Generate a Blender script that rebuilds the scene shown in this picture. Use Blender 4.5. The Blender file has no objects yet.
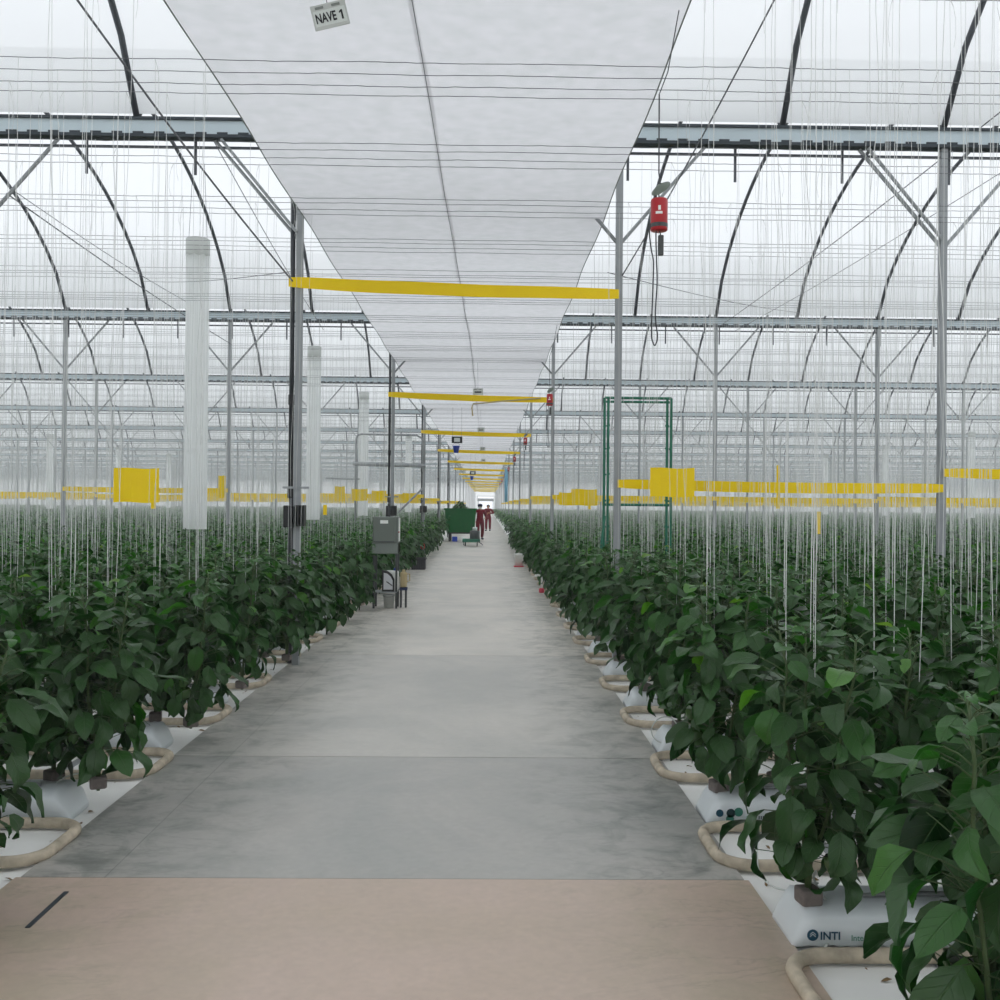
import bpy, bmesh, math, random
import numpy as np
from mathutils import Vector, Matrix, Quaternion

# ------------------------------------------------------------------ camera, world, exposure
SC = bpy.context.scene
COL = SC.collection
CAM_H = 1.86
cam_data = bpy.data.cameras.new('camera')
cam_data.sensor_width = 36.0
cam_data.lens = 36.0
cam_data.clip_end = 1200
cam = bpy.data.objects.new('camera', cam_data)
COL.objects.link(cam)
cam.matrix_world = (Matrix.Translation((0, 0, CAM_H)) @ Matrix.Rotation(-0.013, 4, 'Z')
                    @ Matrix.Rotation(math.pi / 2 + 0.006, 4, 'X') @ Matrix.Rotation(0.009, 4, 'Z'))
SC.camera = cam

world = bpy.data.worlds.new('overcast_sky')
SC.world = world
world.use_nodes = True
bg = world.node_tree.nodes['Background']
bg.inputs[0].default_value = (0.925, 0.955, 1.0, 1)
bg.inputs[1].default_value = 1.20
SC.view_settings.view_transform = 'Standard'
SC.view_settings.look = 'None'
SC.view_settings.gamma = 1.0
SC.view_settings.use_curve_mapping = False
SC.view_settings.exposure = 0.08
SC.cycles.max_bounces = 8
SC.cycles.diffuse_bounces = 4
SC.cycles.glossy_bounces = 3
SC.cycles.transmission_bounces = 6
SC.cycles.transparent_max_bounces = 24
SC.cycles.volume_bounces = 3
SC.cycles.caustics_reflective = False
SC.cycles.caustics_refractive = False
SC.cycles.use_denoising = True

rng = np.random.default_rng(11)
random.seed(7)

# ------------------------------------------------------------------ layout constants (metres)
D = 11.52                 # distance between gutters
NB = 16                   # gutters in front of the camera
PITCH = D / 7             # crop row pitch
REAR0 = 4.07              # far rail of the first aisle loop
PATH_L, PATH_R = -2.27, 1.29
POST_X0, POST_DX = 1.50, 3.76
GUT_Z = 6.15
WIRE_Z = 5.15
HALF_W = 100.0
Y_END = NB * D
ROW_OFF = 0.32
HAZE = 0.0009            # scattering per metre of the humid air


def P(px, py, d):
    """the place seen at pixel (px, py) of the photograph at depth d"""
    return Vector(((px - 487) / 1000 * d, d, CAM_H + (506 + 0.009 * (px - 487) - py) / 1000 * d))


ONES = ['zeroth', 'first', 'second', 'third', 'fourth', 'fifth', 'sixth', 'seventh', 'eighth', 'ninth', 'tenth', 'eleventh',
        'twelfth', 'thirteenth', 'fourteenth', 'fifteenth', 'sixteenth', 'seventeenth', 'eighteenth', 'nineteenth']
TENS = ['', '', 'twent', 'thirt', 'fort', 'fift', 'sixt', 'sevent', 'eight', 'ninet']


def nth(n):
    if n < 20:
        return ONES[n]
    if n % 10 == 0:
        return TENS[n // 10] + 'ieth'
    return TENS[n // 10] + 'y-' + ONES[n % 10]


# ------------------------------------------------------------------ materials
def lin(r, g, b):
    f = lambda c: (c / 255) / 12.92 if c / 255 <= 0.04045 else ((c / 255 + 0.055) / 1.055) ** 2.4
    return (f(r), f(g), f(b), 1)


def mat(name, col, rough=0.6, metal=0.0, noise=0.0, scale=8.0, spec=0.5, bump=0.0):
    m = bpy.data.materials.new(name)
    m.use_nodes = True
    nt = m.node_tree
    b = nt.nodes['Principled BSDF']
    b.inputs['Base Color'].default_value = col
    b.inputs['Roughness'].default_value = rough
    b.inputs['Metallic'].default_value = metal
    b.inputs['Specular IOR Level'].default_value = spec
    if noise or bump:
        tc = nt.nodes.new('ShaderNodeTexCoord')
        n = nt.nodes.new('ShaderNodeTexNoise')
        n.inputs['Scale'].default_value = scale
        n.inputs['Detail'].default_value = 5
        nt.links.new(tc.outputs['Object'], n.inputs['Vector'])
        if noise:
            mx = nt.nodes.new('ShaderNodeMix')
            mx.data_type = 'RGBA'
            mx.inputs[6].default_value = tuple(c * (1 - noise) for c in col[:3]) + (1,)
            mx.inputs[7].default_value = tuple(min(1, c * (1 + noise)) for c in col[:3]) + (1,)
            nt.links.new(n.outputs['Fac'], mx.inputs[0])
            nt.links.new(mx.outputs[2], b.inputs['Base Color'])
        if bump:
            bp = nt.nodes.new('ShaderNodeBump')
            bp.inputs['Strength'].default_value = bump
            bp.inputs['Distance'].default_value = 0.02
            nt.links.new(n.outputs['Fac'], bp.inputs['Height'])
            nt.links.new(bp.outputs['Normal'], b.inputs['Normal'])
    return m


def film_mat(name, col, clear, trans, noise=0.0):
    """plastic film: a clear share, the rest scatters light through (trans) or back"""
    m = bpy.data.materials.new(name)
    m.use_nodes = True
    nt = m.node_tree
    nt.nodes.clear()
    out = nt.nodes.new('ShaderNodeOutputMaterial')
    df = nt.nodes.new('ShaderNodeBsdfDiffuse')
    tl = nt.nodes.new('ShaderNodeBsdfTranslucent')
    tp = nt.nodes.new('ShaderNodeBsdfTransparent')
    a = nt.nodes.new('ShaderNodeMixShader')
    c = nt.nodes.new('ShaderNodeMixShader')
    for s in (df, tl):
        s.inputs['Color'].default_value = col
    if noise:
        tc = nt.nodes.new('ShaderNodeTexCoord')
        n = nt.nodes.new('ShaderNodeTexNoise')
        n.inputs['Scale'].default_value = 7
        n.inputs['Detail'].default_value = 6
        mx = nt.nodes.new('ShaderNodeMix')
        mx.data_type = 'RGBA'
        mx.inputs[6].default_value = tuple(v * (1 - noise) for v in col[:3]) + (1,)
        mx.inputs[7].default_value = (min(1, col[0] * (1 + noise)), min(1, col[1] * (1 + noise * .6)), min(1, col[2] * (1 + noise)), 1)
        nt.links.new(tc.outputs['Object'], n.inputs['Vector'])
        nt.links.new(n.outputs['Fac'], mx.inputs[0])
        for s in (df, tl):
            nt.links.new(mx.outputs[2], s.inputs['Color'])
    a.inputs[0].default_value = trans
    nt.links.new(df.outputs[0], a.inputs[1])
    nt.links.new(tl.outputs[0], a.inputs[2])
    c.inputs[0].default_value = clear
    nt.links.new(a.outputs[0], c.inputs[1])
    nt.links.new(tp.outputs[0], c.inputs[2])
    nt.links.new(c.outputs[0], out.inputs[0])
    return m


def concrete_mat(name, c1, c2, c3, joints):
    m = bpy.data.materials.new(name)
    m.use_nodes = True
    nt = m.node_tree
    b = nt.nodes['Principled BSDF']
    b.inputs['Specular IOR Level'].default_value = 0.85
    tc = nt.nodes.new('ShaderNodeTexCoord')

    def noise(scale, detail, sx=1.0, sy=1.0, dist=0.0):
        mp = nt.nodes.new('ShaderNodeMapping')
        mp.inputs['Scale'].default_value = (sx, sy, 1)
        n = nt.nodes.new('ShaderNodeTexNoise')
        n.inputs['Scale'].default_value = scale
        n.inputs['Detail'].default_value = detail
        n.inputs['Distortion'].default_value = dist
        n.inputs['Roughness'].default_value = 0.64
        nt.links.new(tc.outputs['Object'], mp.inputs[0])
        nt.links.new(mp.outputs[0], n.inputs['Vector'])
        return n.outputs['Fac']

    def math_(op, a, bb=None, clamp=False):
        n = nt.nodes.new('ShaderNodeMath')
        n.operation = op
        n.use_clamp = clamp
        for i, v in enumerate((a, bb)):
            if v is None:
                continue
            if isinstance(v, (int, float)):
                n.inputs[i].default_value = v
            else:
                nt.links.new(v, n.inputs[i])
        return n.outputs[0]

    def mix(fac, a, bb):
        n = nt.nodes.new('ShaderNodeMix')
        n.data_type = 'RGBA'
        nt.links.new(fac, n.inputs[0])
        for i, v in ((6, a), (7, bb)):
            if isinstance(v, tuple):
                n.inputs[i].default_value = v
            else:
                nt.links.new(v, n.inputs[i])
        return n.outputs[2]

    sep = nt.nodes.new('ShaderNodeSeparateXYZ')
    nt.links.new(tc.outputs['Object'], sep.inputs[0])
    big = noise(0.6, 6, 1, 0.9, 0.6)
    mid = noise(3.4, 10, 1.0, 1.0, 0.5)
    fine = noise(26, 5)
    ramp = math_('MULTIPLY', math_('SUBTRACT', big, 0.36), 3.2, True)
    col = mix(ramp, c1, c2)
    # wet / dirty patches keep to the trafficless edges of the walkway
    off = math_('ABSOLUTE', math_('ADD', sep.outputs[0], 0.45))
    edge = math_('MULTIPLY', math_('SUBTRACT', off, 0.55), 1.0, True)
    patch = math_('MULTIPLY', math_('SUBTRACT', mid, 0.46), 6.0, True)
    col = mix(math_('MULTIPLY', math_('MULTIPLY', edge, patch), 0.62), col, c3)
    vein = noise(1.3, 8, 0.45, 1.2, 1.6)
    crack = math_('MULTIPLY', math_('SUBTRACT', 0.012, math_('ABSOLUTE', math_('SUBTRACT', vein, 0.5))), 60.0, True)
    col = mix(math_('MULTIPLY', math_('MULTIPLY', crack, edge), 0.5), col, tuple(v * .55 for v in c3[:3]) + (1,))
    sp = math_('ADD', math_('MULTIPLY', fine, 0.34), math_('ADD', math_('MULTIPLY', mid, 0.16), 0.80))
    hs = nt.nodes.new('ShaderNodeMix')
    hs.data_type = 'RGBA'
    hs.blend_type = 'MULTIPLY'
    hs.inputs[0].default_value = 1
    nt.links.new(col, hs.inputs[6])
    cc = nt.nodes.new('ShaderNodeCombineColor')
    for i in range(3):
        nt.links.new(sp, cc.inputs[i])
    nt.links.new(cc.outputs[0], hs.inputs[7])
    col = hs.outputs[2]
    for axis, at, w in joints:
        d = math_('ABSOLUTE', math_('SUBTRACT', sep.outputs[axis], at))
        wob = math_('MULTIPLY', noise(9, 4), w * 1.2)
        ln = math_('GREATER_THAN', math_('ADD', wob, w * .4), d)
        col = mix(math_('MULTIPLY', ln, 0.4), col, tuple(v * .35 for v in c3[:3]) + (1,))
    nt.links.new(col, b.inputs['Base Color'])
    r = math_('ADD', math_('MULTIPLY', mid, 0.25), 0.30)
    nt.links.new(r, b.inputs['Roughness'])
    bp = nt.nodes.new('ShaderNodeBump')
    bp.inputs['Strength'].default_value = 0.15
    bp.inputs['Distance'].default_value = 0.01
    nt.links.new(mid, bp.inputs['Height'])
    nt.links.new(bp.outputs[0], b.inputs['Normal'])
    return m


def leaf_mat(name):
    """reads the point attribute «leaf»: x along the blade, y across it (-1..1), z the leaf's own tone"""
    m = bpy.data.materials.new(name)
    m.use_nodes = True
    nt = m.node_tree
    nt.nodes.clear()
    L = nt.links.new
    out = nt.nodes.new('ShaderNodeOutputMaterial')
    at = nt.nodes.new('ShaderNodeAttribute')
    at.attribute_name = 'leaf'
    sep = nt.nodes.new('ShaderNodeSeparateXYZ')
    L(at.outputs['Vector'], sep.inputs[0])
    rp = nt.nodes.new('ShaderNodeValToRGB')
    e = rp.color_ramp.elements
    e[0].position, e[0].color = 0.0, (0.004, 0.024, 0.006, 1)
    e[1].position, e[1].color = 1.0, (0.200, 0.310, 0.070, 1)
    for p, c in ((0.45, (0.009, 0.056, 0.010, 1)), (0.75, (0.030, 0.155, 0.013, 1)), (0.9, (0.095, 0.270, 0.022, 1))):
        x = e.new(p)
        x.color = c
    L(sep.outputs[2], rp.inputs[0])

    def math_(op, a, b=None, clamp=False):
        n = nt.nodes.new('ShaderNodeMath')
        n.operation = op
        n.use_clamp = clamp
        for i, v in enumerate((a, b)):
            if v is None:
                continue
            if isinstance(v, (int, float)):
                n.inputs[i].default_value = v
            else:
                L(v, n.inputs[i])
        return n.outputs[0]

    av = math_('ABSOLUTE', sep.outputs[1])
    mid = math_('MULTIPLY', math_('SUBTRACT', 0.07, av), 14.0, True)
    side = math_('FRACT', math_('SUBTRACT', math_('MULTIPLY', sep.outputs[0], 6.0), math_('MULTIPLY', av, 1.6)))
    sv = math_('MULTIPLY', math_('SUBTRACT', 0.05, math_('ABSOLUTE', math_('SUBTRACT', side, 0.5))), 12.0, True)
    vein = math_('MAXIMUM', mid, math_('MULTIPLY', sv, 0.55))
    mx = nt.nodes.new('ShaderNodeMix')
    mx.data_type = 'RGBA'
    mx.inputs[7].default_value = (0.085, 0.150, 0.060, 1)
    L(math_('MULTIPLY', vein, 0.7), mx.inputs[0])
    L(rp.outputs[0], mx.inputs[6])
    geo = nt.nodes.new('ShaderNodeNewGeometry')
    under = nt.nodes.new('ShaderNodeMix')
    under.data_type = 'RGBA'
    under.inputs[7].default_value = (0.060, 0.130, 0.045, 1)
    L(math_('MULTIPLY', geo.outputs['Backfacing'], 0.6), under.inputs[0])
    L(mx.outputs[2], under.inputs[6])
    b = nt.nodes.new('ShaderNodeBsdfPrincipled')
    b.inputs['Roughness'].default_value = 0.38
    b.inputs['Specular IOR Level'].default_value = 0.38
    L(under.outputs[2], b.inputs['Base Color'])
    bp = nt.nodes.new('ShaderNodeBump')
    bp.inputs['Strength'].default_value = 0.5
    bp.inputs['Distance'].default_value = 0.012
    L(math_('SUBTRACT', 1.0, vein), bp.inputs['Height'])
    L(bp.outputs[0], b.inputs['Normal'])
    tl = nt.nodes.new('ShaderNodeBsdfTranslucent')
    mt = nt.nodes.new('ShaderNodeMix')
    mt.data_type = 'RGBA'
    mt.blend_type = 'MULTIPLY'
    mt.inputs[0].default_value = 1
    mt.inputs[7].default_value = (2.2, 2.4, 0.8, 1)
    L(rp.outputs[0], mt.inputs[6])
    L(mt.outputs[2], tl.inputs[0])
    ms = nt.nodes.new('ShaderNodeMixShader')
    ms.inputs[0].default_value = 0.22
    L(b.outputs[0], ms.inputs[1])
    L(tl.outputs[0], ms.inputs[2])
    L(ms.outputs[0], out.inputs[0])
    return m


M = {
    'roof': film_mat('greenhouse_film', (0.95, 0.965, 0.97, 1), 0.12, 0.80),
    'wallfilm': film_mat('wall_film', (0.90, 0.93, 0.94, 1), 0.45, 0.75),
    'sheet': film_mat('white_woven_sheet', (0.80, 0.818, 0.805, 1), 0.0, 0.78, 0.13),
    'duct': film_mat('clear_air_sleeve', (0.97, 0.985, 0.98, 1), 0.16, 0.8),
    'string': film_mat('white_twine', (0.88, 0.89, 0.88, 1), 0.38, 0.45),
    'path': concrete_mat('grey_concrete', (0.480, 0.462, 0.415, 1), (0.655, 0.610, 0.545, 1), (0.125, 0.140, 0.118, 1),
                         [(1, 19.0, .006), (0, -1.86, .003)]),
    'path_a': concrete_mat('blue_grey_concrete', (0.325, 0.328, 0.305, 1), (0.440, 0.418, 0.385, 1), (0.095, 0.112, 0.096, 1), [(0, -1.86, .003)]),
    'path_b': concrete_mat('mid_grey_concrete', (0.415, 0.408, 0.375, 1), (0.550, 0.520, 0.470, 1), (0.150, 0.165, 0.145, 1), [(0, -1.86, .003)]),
    'slab': concrete_mat('pinkish_concrete', (0.465, 0.370, 0.285, 1), (0.54, 0.415, 0.345, 1), (0.37, 0.32, 0.225, 1), []),
    'mulch': mat('white_ground_cover', lin(238, 238, 234), 0.55, 0, 0.12, 3.5, 0.3, 0.4),
    'earth': mat('pale_earth', lin(190, 184, 172), 0.9, 0, 0.15, 0.4),
    'galv': mat('galvanised_steel', lin(150, 154, 156), 0.5, 0.15, 0.12, 6),
    'gutter': mat('galvanised_gutter', lin(194, 208, 214), 0.45, 0.1, 0.08, 3),
    'gutlip': mat('dark_gutter_lip', lin(58, 66, 72), 0.55, 0.3, 0.15, 5),
    'arch': mat('dull_steel_tube', lin(84, 88, 94), 0.55, 0.3, 0.15, 5),
    'wire': mat('steel_wire', lin(110, 112, 116), 0.6, 0.3),
    'yellow': mat('yellow_sticky_film', (1.0, 0.68, 0.0, 1), 0.45, 0, 0.06, 5, 0.3),
    'pipe': mat('dirty_cream_pipe', lin(186, 174, 154), 0.6, 0, 0.75, 11, 0.25, 0.3),
    'bag': mat('white_grow_bag', lin(222, 228, 230), 0.35, 0, 0.07, 6, 0.5, 0.35),
    'logo': mat('dark_teal_print', lin(28, 74, 96), 0.5),
    'logogreen': mat('green_print', lin(60, 128, 110), 0.5),
    'logodark': mat('dark_print', lin(30, 58, 62), 0.5),
    'block': mat('brown_substrate', lin(120, 112, 108), 0.95, 0, 0.35, 40),
    'hose': mat('white_hose', lin(205, 210, 205), 0.4),
    'drip': mat('grey_drip_line', lin(120, 124, 124), 0.5),
    'leaf': leaf_mat('pepper_leaf'),
    'stem': mat('green_stem', (0.055, 0.095, 0.03, 1), 0.6, 0, 0.3, 12),
    'fruit': mat('green_pepper_skin', (0.05, 0.11, 0.03, 1), 0.22, 0, 0.2, 10, 0.6),
    'redfruit': mat('red_pepper_skin', lin(190, 50, 30), 0.25, 0, 0.1, 10, 0.6),
    'litter': mat('dry_leaf', lin(120, 96, 62), 0.9, 0, 0.4, 12),
    'cab': mat('grey_painted_steel', lin(106, 114, 107), 0.45, 0.2, 0.05, 4),
    'cabdark': mat('dark_grey_steel', lin(72, 76, 76), 0.5, 0.2, 0.05, 4),
    'white': mat('white_plastic', lin(242, 244, 240), 0.4, 0, 0.04, 6),
    'black': mat('black_plastic', lin(28, 30, 33), 0.45),
    'blackpipe': mat('dark_pvc_pipe', lin(50, 54, 58), 0.4),
    'crate': mat('charcoal_crate', lin(52, 52, 58), 0.55, 0, 0.1, 6),
    'red': mat('red_can', lin(178, 22, 34), 0.35, 0, 0.06, 5),
    'cover': mat('grey_green_cover', lin(112, 122, 112), 0.5, 0.2),
    'green': mat('green_frame_paint', lin(24, 110, 84), 0.45, 0.1, 0.08, 5),
    'tub': mat('green_tub_plastic', lin(0, 92, 38), 0.7, 0, 0.08, 4, 0.12),
    'tan': mat('tan_plastic', lin(190, 172, 130), 0.5, 0, 0.08, 5),
    'blue': mat('blue_plastic', lin(10, 62, 176), 0.35),
    'navy': mat('navy_cloth', lin(30, 44, 78), 0.8),
    'paleblue': mat('pale_blue_sleeve', lin(120, 178, 206), 0.5),
    'rubber': mat('black_rubber', lin(24, 24, 26), 0.8),
    'signgrey': mat('grey_sign_plate', lin(196, 200, 196), 0.6),
    'signpale': mat('pale_sign_print', lin(216, 222, 218), 0.6),
    'ink': mat('black_ink', lin(26, 30, 34), 0.6),
    'faint': mat('faded_ink', lin(128, 134, 130), 0.6),
    'maroon': mat('maroon_workwear', lin(112, 8, 32), 0.9, 0, 0.12, 14, 0.1),
    'skin': mat('skin', lin(186, 132, 104), 0.55),
    'hair': mat('dark_hair', lin(30, 22, 20), 0.7),
    'pink': mat('pink_red_plastic', lin(214, 60, 84), 0.4),
    'gauge': mat('pale_gauge_face', lin(214, 216, 220), 0.35),
    'outerwall': mat('grey_outer_cladding', lin(150, 154, 158), 0.7),
}


# ------------------------------------------------------------------ mesh helpers
class MB:
    """collects shapes; build() links them as ONE mesh object"""

    def __init__(self):
        self.v, self.f, self.mi = [], [], []
        self.n = 0

    def add(self, verts, faces, mi=0):
        self.v.extend([tuple(x) for x in verts])
        self.f.extend([tuple(i + self.n for i in f) for f in faces])
        self.mi.extend([mi] * len(faces))
        self.n += len(verts)
        return self

    def box(self, c, s, rot=None, mi=0, taper=1.0):
        x, y, z = s[0] / 2, s[1] / 2, s[2] / 2
        vs = [Vector((sx * x * (taper if sz < 0 else 1), sy * y * (taper if sz < 0 else 1), sz * z)) for sz in (-1, 1) for sy in (-1, 1) for sx in (-1, 1)]
        if rot is not None:
            vs = [rot @ v for v in vs]
        vs = [v + Vector(c) for v in vs]
        return self.add(vs, [(0, 2, 3, 1), (4, 5, 7, 6), (0, 1, 5, 4), (2, 6, 7, 3), (0, 4, 6, 2), (1, 3, 7, 5)], mi)

    def rbox(self, c, s, bev=0.01, rot=None, mi=0):
        """box with bevelled edges"""
        bm = bmesh.new()
        bmesh.ops.create_cube(bm, size=1)
        bmesh.ops.scale(bm, vec=s, verts=bm.verts)
        bmesh.ops.bevel(bm, geom=bm.edges[:], offset=bev, segments=2, affect='EDGES', profile=0.5)
        vs = [v.co.copy() for v in bm.verts]
        if rot is not None:
            vs = [rot @ v for v in vs]
        self.add([v + Vector(c) for v in vs], [tuple(v.index for v in f.verts) for f in bm.faces], mi)
        bm.free()
        return self

    def tube(self, pts, r, n=8, mi=0, cap=True, closed=False):
        pts = [Vector(p) for p in pts]
        m = len(pts)
        rs = r if isinstance(r, (list, tuple)) else [r] * m
        up = None
        base = self.n
        vs, fs = [], []
        for i, p in enumerate(pts):
            a = pts[i - 1] if (i > 0 or closed) else pts[i]
            b = pts[(i + 1) % m] if (i < m - 1 or closed) else pts[i]
            t = (b - a).normalized()
            if up is None:
                up = Vector((0, 0, 1)) if abs(t.z) < 0.9 else Vector((1, 0, 0))
            s = t.cross(up)
            if s.length < 1e-6:
                s = t.orthogonal()
            s.normalize()
            up = s.cross(t).normalized()
            for k in range(n):
                a2 = 2 * math.pi * k / n
                vs.append(p + rs[i] * (math.cos(a2) * s + math.sin(a2) * up))
        for i in range(m - (0 if closed else 1)):
            j = (i + 1) % m
            for k in range(n):
                fs.append((i * n + k, i * n + (k + 1) % n, j * n + (k + 1) % n, j * n + k))
        if cap and not closed:
            fs.append(tuple(range(n - 1, -1, -1)))
            fs.append(tuple((m - 1) * n + k for k in range(n)))
        return self.add(vs, fs, mi)

    def lathe(self, prof, c=(0, 0, 0), n=20, rot=None, mi=0, lobes=0, lobe=0.0):
        vs, fs = [], []
        for r, z in prof:
            for k in range(n):
                a = 2 * math.pi * k / n
                rr = r * (1 + lobe * math.cos(lobes * a)) if lobes else r
                v = Vector((rr * math.cos(a), rr * math.sin(a), z))
                if rot is not None:
                    v = rot @ v
                vs.append(v + Vector(c))
        for i in range(len(prof) - 1):
            for k in range(n):
                fs.append((i * n + k, i * n + (k + 1) % n, (i + 1) * n + (k + 1) % n, (i + 1) * n + k))
        fs.append(tuple(range(n - 1, -1, -1)))
        fs.append(tuple((len(prof) - 1) * n + k for k in range(n)))
        return self.add(vs, fs, mi)

    def build(self, name, mats, parent=None, smooth=False):
        me = bpy.data.meshes.new(name)
        me.from_pydata(self.v, [], self.f)
        for m in (mats if isinstance(mats, (list, tuple)) else [mats]):
            me.materials.append(m)
        me.polygons.foreach_set('material_index', self.mi)
        if smooth:
            me.polygons.foreach_set('use_smooth', [True] * len(me.polygons))
        me.update()
        return link(name, me, parent)


def link(name, data, parent=None):
    o = bpy.data.objects.new(name, data)
    COL.objects.link(o)
    if parent is not None:
        o.parent = parent
    return o


def np_mesh(name, verts, quads, mats, leaf=None, mi=None, smooth=True):
    me = bpy.data.meshes.new(name)
    me.vertices.add(len(verts))
    me.vertices.foreach_set('co', np.ascontiguousarray(verts, dtype=np.float32).ravel())
    nf = len(quads)
    me.loops.add(nf * 4)
    me.loops.foreach_set('vertex_index', np.ascontiguousarray(quads, dtype=np.int32).ravel())
    me.polygons.add(nf)
    me.polygons.foreach_set('loop_start', np.arange(0, nf * 4, 4, dtype=np.int32))
    me.polygons.foreach_set('use_smooth', np.full(nf, smooth))
    for m in mats:
        me.materials.append(m)
    if mi is not None:
        me.polygons.foreach_set('material_index', np.ascontiguousarray(mi, dtype=np.int32))
    if leaf is not None:
        a = me.attributes.new('leaf', 'FLOAT_VECTOR', 'POINT')
        a.data.foreach_set('vector', np.ascontiguousarray(leaf, dtype=np.float32).ravel())
    me.update(calc_edges=True)
    me.validate()
    return me


def tag(o, label, cat, group=None, kind=None):
    o['label'] = label
    o['category'] = cat
    if group:
        o['group'] = group
    if kind:
        o['kind'] = kind
    return o


def empty(name, loc, label, cat, group=None, rz=0):
    o = bpy.data.objects.new(name, None)
    o.empty_display_size = 0.1
    COL.objects.link(o)
    o.location = loc
    o.rotation_euler = (0, 0, rz)
    return tag(o, label, cat, group)


def copy_tree(o, parent=None):
    c = o.copy()
    COL.objects.link(c)
    if parent is not None:
        c.parent = parent
    for ch in list(o.children):
        copy_tree(ch, c)
    return c


def structure(o):
    o['kind'] = 'structure'
    return o


def text_mesh(txt, size, m, name, parent, loc, rot, extrude=0.001, bold=0.0):
    cu = bpy.data.curves.new(name, 'FONT')
    cu.body = txt
    cu.size = size
    cu.extrude = extrude
    cu.offset = bold
    cu.align_x = 'LEFT'
    cu.align_y = 'CENTER'
    t = bpy.data.objects.new(name, cu)
    COL.objects.link(t)
    bpy.context.view_layer.update()
    me = bpy.data.meshes.new_from_object(t.evaluated_get(bpy.context.evaluated_depsgraph_get()))
    bpy.data.objects.remove(t)
    bpy.data.curves.remove(cu)
    me.name = name
    me.materials.clear()
    me.materials.append(m)
    o = link(name, me, parent)
    o.location = loc
    o.rotation_euler = rot
    return o


# ================================================================== the setting
def plane_obj(name, x0, x1, y0, y1, z, m, th=0.05):
    return structure(MB().box(((x0 + x1) / 2, (y0 + y1) / 2, z - th / 2), (x1 - x0, y1 - y0, th)).build(name, m))


SLAB_Y = 4.94
plane_obj('ground', -500, 500, -200, 700, -0.30, M['earth'], 0.2)
plane_obj('floor', -HALF_W, PATH_L, -12, Y_END, 0.0, M['mulch'], 0.30).name = 'floor_planting'
plane_obj('floor_planting', PATH_R, HALF_W, -12, Y_END, 0.0, M['mulch'], 0.30)
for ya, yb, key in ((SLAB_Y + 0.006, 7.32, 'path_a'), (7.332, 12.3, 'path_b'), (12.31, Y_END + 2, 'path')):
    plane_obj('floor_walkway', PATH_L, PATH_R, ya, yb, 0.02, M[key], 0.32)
plane_obj('floor_slab', PATH_L - 0.02, PATH_R + 0.02, -12, SLAB_Y - 0.004, 0.022, M['slab'], 0.32)
# narrow dark drain slot set in the front slab
tag(MB().box((-1.965, 4.55, 0.023), (0.022, 0.40, 0.006)).build('drain_slot', M['gutlip']),
    'narrow dark metal slot strip set in the pinkish front slab', 'drain slot')

RISE = 2.45


def roof_z(t):
    return GUT_Z + 0.12 + RISE * max(0.0, 4 * t * (1 - t)) ** 0.7


for k in range(-1, NB):
    n = 20
    ts = [i / n for i in range(n + 1)]
    vs, fs = [], []
    for t in ts:
        for x in (-HALF_W, HALF_W):
            vs.append((x, (k + t) * D, roof_z(t) + 0.06))
    for i in range(n):
        fs.append((2 * i, 2 * i + 1, 2 * i + 3, 2 * i + 2))
    structure(MB().add(vs, fs).build('ceiling_film', M['roof'], smooth=True))


def film_wall(name, a, b, h, hole=None):
    mb = MB()
    if hole is None:
        mb.add([(a[0], a[1], 0), (b[0], b[1], 0), (b[0], b[1], h), (a[0], a[1], h)], [(0, 1, 2, 3)])
    else:
        hx0, hx1, hz = hole
        y = a[1]
        for (x0, x1, z0, z1) in ((a[0], hx0, 0, h), (hx1, b[0], 0, h), (hx0, hx1, hz, h)):
            mb.add([(x0, y, z0), (x1, y, z0), (x1, y, z1), (x0, y, z1)], [(0, 1, 2, 3)])
    return structure(mb.build(name, M['wallfilm']))


film_wall('wall_left', (-HALF_W, -D), (-HALF_W, Y_END), GUT_Z + RISE)
film_wall('wall_right', (HALF_W, -D), (HALF_W, Y_END), GUT_Z + RISE)
film_wall('wall_back', (-HALF_W, Y_END + 0.4), (HALF_W, Y_END + 0.4), GUT_Z + 0.2, (-1.75, 1.25, 3.6))
dm = MB()
dm.box((-1.78, Y_END, 1.85), (0.10, 0.14, 3.7)).box((1.28, Y_END, 1.85), (0.10, 0.14, 3.7)).box((-0.25, Y_END, 3.65), (3.1, 0.14, 0.12))
structure(dm.build('door_1', M['white']))
structure(MB().box((-0.25, Y_END + 14, 3.05), (3.3, 0.3, 0.55)).box((-1.7, Y_END + 14, 1.3), (0.12, 0.2, 3.0)).box((1.2, Y_END + 14, 1.3), (0.12, 0.2, 3.0)).build('wall_outside', M['outerwall']))


# ================================================================== roof steel
def side(x):
    return 'left' if x < -0.4 else 'right'


def view_half(y, m=2.0):
    return 0.53 * max(y, 1) + m


POST_L = -2.18            # first post left of the walkway
POST_XS = [POST_L - POST_DX * j for j in range(26, -1, -1)] + [POST_X0 + POST_DX * j for j in range(26)]


def post_where(x):
    """second post out from the path on the right"""
    if x > 0:
        n, s = round((x - POST_X0) / POST_DX) + 1, 'right'
    else:
        n, s = round((POST_L - x) / POST_DX) + 1, 'left'
    return nth(n), s


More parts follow.
